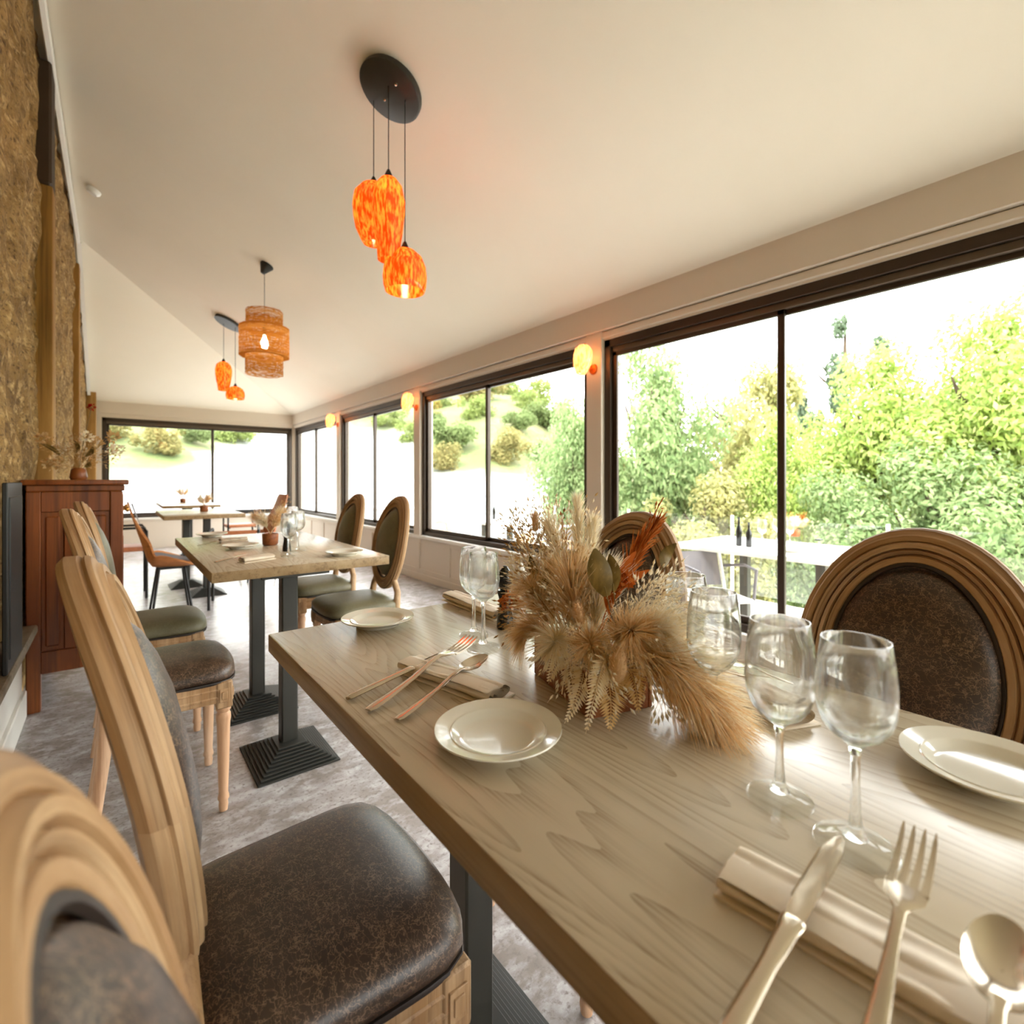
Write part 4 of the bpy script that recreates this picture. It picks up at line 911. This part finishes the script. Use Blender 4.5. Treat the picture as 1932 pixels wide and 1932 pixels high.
# ================================================================== THINGS ON THE FARTHER TABLES
def small_flowers(p, label, h=.17, seed=1, m2=None):
    r = thing('dried_bouquet', label, 'flowers', p); rr = random.Random(seed); FLOOR_Z[0] = .003
    MB().lathe([(0, 0), (.028, 0), (.034, .005), (.036, .05), (.033, .055), (.03, .05), (0, .05)], 20).build('pot', M['box_wood'], r, smooth=50)
    for i in range(9):
        a = 2*math.pi*i/9*2.2 + rr.random(); sp_ = (.09 if i % 2 else .05)*h/.17; plume([(0, 0, .05), (.03*math.cos(a), .03*math.sin(a), h*.6), (sp_*math.cos(a), sp_*math.sin(a), h*rr.uniform(.7, 1.05))], 170, .055, 1.0, M['pampas'] if i % 2 else M['pampas_w'], r, t0=.35, w_=.0012, seed=seed*9 + i)
    for i in range(7):
        a = 2*math.pi*rr.random(); oat([(0, 0, .05), (.015*math.cos(a), .015*math.sin(a), h*.7), (.07*math.cos(a), .07*math.sin(a), h*1.2)], 30, m2 or M['oat_b'], r, .03, seed*5 + i)
    FLOOR_Z[0] = TZ + .002
small_flowers(at(510, 1028, TZ), 'dried bouquet in a wooden pot on the second table', .17, 1)
small_flowers(at(385, 965, TZ), 'rust-coloured dried bouquet on the third table', .16, 2, M['orange_fan'])
small_flowers(at(345, 948, TZ), 'dried bouquet on the farthest table', .2, 3, M['orange_fan'])
put('wine_glass', GT, at(545, 1050, TZ), 'wine glass on the second table, nearest the camera beside the bouquet', 'glass')
put('wine_glass', GS, at(562, 1040, TZ), 'wine glass on the second table, middle of the three beside the bouquet', 'glass')
put('wine_glass', GB, at(552, 1022, TZ), 'wine glass on the second table, farthest of the three beside the bouquet', 'glass')
mill(at(541, 1040, TZ), M['black_shine'], 'black pepper mill on the second table')
plate(at(650, 1047, TZ), 'white side plate at the pillar-side edge of the second table')
plate(at(455, 1034, TZ), 'white side plate midway along the second table')
plate(at(400, 1012, TZ), 'white side plate at the far end of the second table')
n1 = at(485, 1058, TZ); napkin(n1, R(-70), .12, 'rolled napkin at the near end of the second table', .045, .018, 11)
n2 = at(440, 1022, TZ); napkin(n2, R(-80), .12, 'rolled napkin at the far side of the second table', .045, .018, 12)
lay('knife', KN, at(405, 1062, TZ), at(468, 1047, TZ + .004), 'knife at the near end of the second table', .207)
lay('fork', FK, at(372, 1030, TZ), at(425, 1022, TZ + .004), 'fork at the far side of the second table', .19)

# ================================================================== TERRACE OUTSIDE
TF = -.12
M['paving'] = mat('pale_paving', srgb(222, 216, 206), .85, noise=[((2, 2, 2), srgb(206, 198, 186), .4, .7)])
tf_ = MB().box((V + .16, -4, TF - .2), (4.95, 13, TF), .0); struct(tf_.build('floor_terrace', M['paving']), 'pale paved terrace outside the windows', 'terrace')
M['clear_pane'] = pane_mat('balustrade_glass', (.97, 1, .985))
rl = thing('glass_railing', 'clear glass balustrade along the outer edge of the terrace', 'railing', (4.88, 0, TF))
for i in range(13):
    y_ = -3.9 + i*1.3
    MB().box((-.012, y_ - .012, 0), (.012, y_ + .012, .82), .003).build('post', M['white_trim'], rl)
    if i < 12: MB().box((-.006, y_ + .04, .06), (.006, y_ + 1.26, .8), .001).build('pane', M['clear_pane'], rl)
M['white_top'] = mat('white_table_top', srgb(240, 238, 232), .35)
def tout(label, v0, v1, u0, u1):
    c = (v0 + v1)/2
    return table(label, v0, v1, u0, u1, [(c, u0 + .35, c, u0 + .35), (c, u1 - .35, c, u1 - .35)], zt=.60, zf=TF, topm=M['white_top'], th=.03)
tout('white terrace table outside the largest window', 3.17, 3.95, .95, 2.15)
tout('white terrace table outside the window with the hillside behind', 3.15, 3.9, 4.15, 5.35)
tout('white terrace table outside the bright middle window', 3.3, 4.05, 7.3, 8.5)
def bistro(label, x, y_, rz, backm):
    r = thing('terrace_chair', label, 'chair', (x, y_, TF), rz)
    MB().box((-.165, -.16, .42), (.165, .17, .445), .015, seg=2).build('seat', M['white_plastic'], r, smooth=50)
    q = MB(); q.grid(lambda i, j: Vector(((i - .5)*.29, -.17 - .07*j, .47 + .22*j)), 6, 6); q.grid(lambda i, j: Vector(((i - .5)*.29, -.178 - .07*j, .47 + .22*j)), 6, 6); q.build('backrest', backm, r)
    fr = [(-.165, -.2, 0), (-.165, -.165, .43), (-.16, -.23, .68), (-.14, -.24, .72), (.14, -.24, .72), (.16, -.23, .68), (.165, -.165, .43), (.165, -.2, 0)]
    MB().tube(fr, .011, 8).build('back_frame', M['white_plastic'], r, smooth=60)
    for sx in (-1, 1): MB().tube([(sx*.155, .15, .43), (sx*.17, .18, 0)], .011, 8).build('leg', M['white_plastic'], r, smooth=60)
    for sx in (-1, 1): MB().tube([(sx*.165, -.17, .6), (sx*.2, .0, .63), (sx*.19, .14, .62), (sx*.165, .15, .43)], .01, 8).build('arm', backm, r, smooth=60)
bistro('white terrace chair with grey woven back below the white table edge', 3.02, 1.72, R(150), M['grey_fabric'])
bistro('terrace chair with rattan back behind the round-topped leather chair', 3.4, 2.75, R(180), M['rattan'])
bistro('terrace chair with rattan back, top showing above the big medallion chair', 4.35, 1.1, R(90), M['rattan'])
bistro('rattan terrace chair outside the window pillar with the first sconce', 3.0, 3.3, R(200), M['rattan'])
bistro('white terrace chair beside the table outside the hillside window', 3.55, 3.8, R(0), M['grey_fabric'])
bistro('white terrace chair past the table outside the hillside window', 3.55, 5.75, R(180), M['rattan'])
bistro('white terrace chair by the table outside the bright middle window', 3.0, 7.6, R(-90), M['rattan'])
def bottle(p, m, label, h=.16):
    q = MB(); q.lathe([(0, 0), (.018, 0), (.02, .004), (.02, h*.5), (.017, h*.6), (.0075, h*.72), (.0075, h*.96), (.009, h*.97), (.009, h), (0, h)], 20)
    o = q.build('bottle', m, smooth=50, loc=p); tag(o, label, 'bottle'); return o
bottle(at(1394, 1030, .60), M['black_shine'], 'slim black bottle on the terrace table, taller of two', .2)
bottle(at(1413, 1032, .60), M['black_shine'], 'slim black bottle on the terrace table, shorter of two', .17)
put('wine_glass', GT, at(1438, 1026, .60), 'wine glass on the terrace table next to the black bottles', 'glass'); put('wine_glass', GS, at(1466, 1024, .60), 'wine glass on the terrace table between two other glasses', 'glass')
put('wine_glass', GB, at(1490, 1030, .60), 'wine glass on the terrace table next to the posy', 'glass')
plate(at(1494, 1041, .60), 'white side plate on the terrace table'); 
small_flowers(at(1500, 1012, .60), 'small pale posy on the terrace table', .15, 5, M['rust'])
tag(MB().box((-.03, -.02, 0), (.03, .02, .012), .003).build('ashtray', M['black'], loc=at(1545, 1020, .60)), 'small dark ashtray on the terrace table', 'ashtray')
bottle(at(932, 980, .60), M['black_shine'], 'black bottle on the terrace table outside the hillside window', .2)
tag(MB().box((-.035, -.02, 0), (.035, .02, .1), .004).build('menu_holder', M['white_plastic'], loc=at(905, 980, .60)), 'white menu holder on the terrace table outside the hillside window', 'menu holder')
# a second pale board is visible behind the black bottle only as a reflection and is not built

# ================================================================== LAND, HILL, TREES
def sm(a, b_, x): t_ = min(1, max(0, (x - a)/(b_ - a))); return t_*t_*(3 - 2*t_)
def land(x, y_):
    r = math.hypot(x, y_); ph = math.degrees(math.atan2(x, y_))
    z = -.35
    z += 10*sm(18, 52, r)*(1 - sm(40, 58, ph)) * (1 - .25*sm(2, 12, ph)*(1 - sm(12, 34, ph)))
    z += -3.2*sm(5.0, 9, x)*sm(36, 52, ph)
    z += 5*sm(14, 40, r)*sm(46, 60, ph)
    z += .35*math.sin(x*.31 + 1)*math.sin(y_*.27)*sm(10, 25, r)
    return z
def pale(ph):
    K = [(-40, .0), (5.5, .0), (7.5, .042), (14, .1), (20, .092), (26, .09), (29.5, .012), (36, .006), (46, 0), (60, -.02)]
    for (a_, x_), (b_, y_) in zip(K, K[1:]):
        if a_ <= ph <= b_: return x_ + (y_ - x_)*(ph - a_)/(b_ - a_)
    return -.05
q = MB(); n = 110
xs = [-40 + 130*i/(n-1) for i in range(n)]; ys = [-45 + 140*i/(n-1) for i in range(n)]
q.add([(x, y_, land(x, y_)) for y_ in ys for x in xs], [(j*n+i, j*n+i+1, (j+1)*n+i+1, (j+1)*n+i) for j in range(n-1) for i in range(n-1)])
M['grass'] = mat('dry_grass', srgb(86, 96, 52), .95, noise=[((.35, .35, .35), srgb(110, 104, 70), .45, .65), ((3, 3, 3), srgb(78, 94, 50), .48, .62)])
gr = q.build('ground', M['grass'], smooth=80); at_ = gr.data.attributes.new('pale', 'FLOAT', 'POINT')
for v_ in gr.data.vertices:
    c = v_.co; r = math.hypot(c.x, c.y); ph = math.degrees(math.atan2(c.x, c.y)); e = (c.z - H)/max(r, .1)
    at_.data[v_.index].value = (1 - sm(pale(ph) - .012, pale(ph) + .012, e))*(1 - sm(44, 48, ph)) if ph > -30 and r > 3 else 0
N_g, L_g = M['grass'].node_tree.nodes, M['grass'].node_tree.links; bs = N_g['Principled BSDF']; src = bs.inputs['Base Color'].links[0].from_socket
an = N_g.new('ShaderNodeAttribute'); an.attribute_name = 'pale'; mg = N_g.new('ShaderNodeMix'); mg.data_type = 'RGBA'
L_g.new(an.outputs['Fac'], mg.inputs[0]); L_g.new(src, mg.inputs[6]); mg.inputs[7].default_value = (*srgb(150, 150, 152), 1); L_g.new(mg.outputs[2], bs.inputs['Base Color'])
struct(gr, 'pale gravel ground rising to a dry grassy hillside', 'ground')

def foliage(seed, blobs, n, size, m, name='foliage'):
    rr = random.Random(seed); q = MB(); W = [b_[1]**2 for b_ in blobs]
    for _ in range(n):
        (c, r) = rr.choices(blobs, W)[0]; d = Vector((rr.gauss(0, 1), rr.gauss(0, 1), rr.gauss(0, 1))).normalized()
        p = Vector(c) + d*r*(rr.random()**.45)
        nr = (d + Vector((rr.gauss(0, .6), rr.gauss(0, .6), rr.gauss(0, .6) + .4))).normalized(); a = nr.orthogonal().normalized(); an = rr.uniform(0, 6.3); a = (a*math.cos(an) + nr.cross(a)*math.sin(an)); b_ = nr.cross(a); s_ = size*rr.uniform(.6, 1.3)
        q.add([p - a*s_, p + b_*s_*.45, p + a*s_, p - b_*s_*.45], [(0, 1, 2, 3)])
    return q.mesh(name, m, fix=False)
def blobs(seed, n, rx, rz, br):
    rr = random.Random(seed); out = []
    for _ in range(n):
        d = Vector((rr.gauss(0, 1), rr.gauss(0, 1), rr.gauss(0, 1))).normalized(); k = rr.random()**.5
        out.append(((d.x*rx*k, d.y*rx*k, d.z*rz*k), br*rr.uniform(.6, 1.2)))
    return out
LF = dict(
 bright=thin('bright_leaves', srgb(150, 172, 84), .5, rnd=[srgb(172, 188, 104), srgb(130, 156, 84), srgb(190, 196, 128), srgb(156, 176, 108)]),
 green=thin('green_leaves', srgb(120, 142, 92), .5, rnd=[srgb(144, 162, 112), srgb(104, 128, 84), srgb(164, 176, 130), srgb(128, 148, 98)]),
 olive=thin('yellowing_leaves', srgb(156, 154, 98), .5, rnd=[srgb(176, 168, 112), srgb(134, 140, 90), srgb(188, 180, 134), srgb(152, 150, 102)]),
 grey=thin('grey_green_leaves', srgb(96, 112, 90), .4, rnd=[srgb(112, 126, 104), srgb(82, 98, 78)]))
DK = {k: thin('hill_' + k, c, .5, rnd=r_) for k, c, r_ in (('green', srgb(104, 120, 74), [srgb(124, 136, 92), srgb(86, 104, 60)]), ('olive', srgb(134, 128, 82), [srgb(148, 138, 92), srgb(114, 114, 72)]), ('bright', srgb(126, 140, 78), [srgb(144, 154, 96), srgb(108, 128, 68)]))}
FM = dict(bright=foliage(1, blobs(1, 34, .78, .8, .34), 22000, .034, LF['bright']), green=foliage(2, blobs(2, 34, .78, .8, .34), 22000, .033, LF['green']),
          olive=foliage(3, blobs(3, 26, .82, .84, .28), 16000, .033, LF['olive']), grey=foliage(4, blobs(4, 14, .85, .9, .2), 6000, .04, LF['grey']))
M['bark'] = mat('bark', srgb(74, 60, 46), .95, noise=[((8, 8, 3), srgb(50, 40, 30), .45, .65)])
BR = dict(bright=.45, green=.45, olive=.7, grey=.6)
def tree(kind, px, Z, ytop, w, hpx, label, group=None, seed=0, trunk=True, sq=1):
    rr = random.Random(seed); d = ray(px, HY); R_ = w/2*Z/F_PX; hz = hpx/2*Z/F_PX
    p = d*Z; top = H + (HY - ytop)/F_PX*Z; cz = top - hz; g = land(p.x, p.y)
    r = thing('tree', label, 'tree', (p.x, p.y, g), 0, group)
    f = bpy.data.objects.new('foliage', FM[kind]); COL.objects.link(f); f.parent = r; f.location = (0, 0, cz - g); f.scale = (R_, R_, hz); f.rotation_euler.z = rr.uniform(0, 6.3); f['kind'] = 'stuff'
    q = MB(); b0 = min(.14, R_*.08); q.tube([(0, 0, -.1), (R_*.03, 0, (cz - g)*.5), (-R_*.04, 0, cz - g), (0, 0, cz - g + hz*(.8 if kind == 'grey' else .35))], [b0*1.4, b0, b0*.7, b0*.2], 8)
    for i in range(8):
        a = rr.uniform(0, 6.3); k = rr.uniform(.15, .7); z0 = (cz - g) - hz*.6 + hz*1.1*k
        q.tube([(0, 0, z0), (R_*.35*math.cos(a), R_*.35*math.sin(a), z0 + hz*.12), (R_*BR[kind]*math.cos(a), R_*BR[kind]*math.sin(a), z0 + hz*.3)], [b0*.5, b0*.35, b0*.08], 6)
    q.build('trunk', M['bark'], r, smooth=70)
TR = [('green', 1235, 10, 605, 270, 450, 'full green tree filling the pillar side of the largest window'),
      ('olive', 1410, 12, 625, 270, 400, 'yellowing tree with dark forked branches before the window mullion'),
      ('grey', 1595, 17, 560, 190, 330, 'thin grey-green tree rising above the others'),
      ('bright', 1660, 9, 655, 330, 420, 'bright lime-green tree just past the mullion'),
      ('bright', 1880, 7.6, 575, 400, 470, 'tallest lime-green tree at the edge of the view'),
      ('green', 1790, 7.2, 800, 380, 430, 'green tree in front of the tallest lime-green one'),
      ('green', 1590, 8, 860, 300, 380, 'low green tree below the bright lime-green crown'),
      ('olive', 1330, 8.6, 850, 300, 330, 'low yellow-green tree beneath the forked-branch tree'),
      ('bright', 2180, 7.4, 620, 420, 560, 'lime-green tree past the tallest one, farthest along the terrace'),
      ('green', 1960, 6.8, 900, 340, 400, 'lowest green tree beyond the glass railing'),
      ('green', 1085, 14, 715, 170, 330, 'green tree beside the pillar in the hillside window'),
      ('bright', 1470, 9, 780, 190, 330, 'small lime-green tree behind the mullion')]
for i, (k, px, Z, yt, w, hp, lb) in enumerate(TR): tree(k, px, Z, yt, w, hp, lb, seed=i)
BM_ = [foliage(20 + i, blobs(20 + i, 12, .75, .6, .4), 2600, .07, DK[k]) for i, k in enumerate(('green', 'olive', 'bright'))]
rr = random.Random(11); cnt = 0; placed = []
for _ in range(9000):
    if cnt >= 160: break
    ph = rr.uniform(-6, 58); r_ = rr.uniform(20, 66); x, y_ = r_*math.sin(R(ph)), r_*math.cos(R(ph)); z = land(x, y_); e = (z - H)/r_
    if e < pale(ph) + .004: continue
    s_ = rr.uniform(.7, 1.8)*(1 + r_/70)
    if any(math.hypot(x - a_, y_ - b_) < (s_ + c_)*1.0 for a_, b_, c_ in placed): continue
    placed.append((x, y_, s_)); o = bpy.data.objects.new('hillside_bush', BM_[cnt % 3]); COL.objects.link(o)
    o.location = (x, y_, z + s_*.4); o.scale = (s_, s_, s_*.85); o.rotation_euler.z = rr.uniform(0, 6)
    k_ = ('dark green', 'dry olive', 'light green')[cnt % 3]; tag(o, k_ + ' leafy bush on the hillside beyond the terrace', 'bush', k_ + ' bushes on the hillside'); cnt += 1

# dried flowers on the sideboard
FLOOR_Z[0] = .003
sf = thing('dried_bouquet', 'dried seed-head bouquet on top of the cherry sideboard', 'flowers', (-.14, 3.35, 1.06)); rr = random.Random(3)
MB().lathe([(0, 0), (.03, 0), (.036, .01), (.03, .05), (.02, .06), (.016, .05), (0, .05)], 20).build('vase', M['cab_wood'], sf, smooth=50)
for i in range(22):
    a = rr.uniform(0, 6.3); k = rr.uniform(.05, .17); h_ = rr.uniform(.07, .22); tip = (k*math.cos(a), k*math.sin(a), h_)
    oat([(0, 0, .05), (k*.4*math.cos(a), k*.4*math.sin(a), h_*.8), tip], 26, M['oat_b'], sf, .03, 90 + i, sp=.014)
    if i % 2: blossom(tip, .028, M['oat_b'] if i % 4 == 1 else M['pampas_w'], sf, 90 + i, 34)
    if i % 4 == 0: leaf((k*.5*math.cos(a), k*.5*math.sin(a), h_*.7), tip, .014, FW, M['olive_leaf'], sf)
blossom((.05, 0, .37), .016, thin('red_petal', srgb(150, 28, 22), .4), sf, 7, 40); MB().tube([(0, 0, .05), (.02, 0, .2), (.05, 0, .37)], .0015, 5).build('stem', M['olive_leaf'], sf)
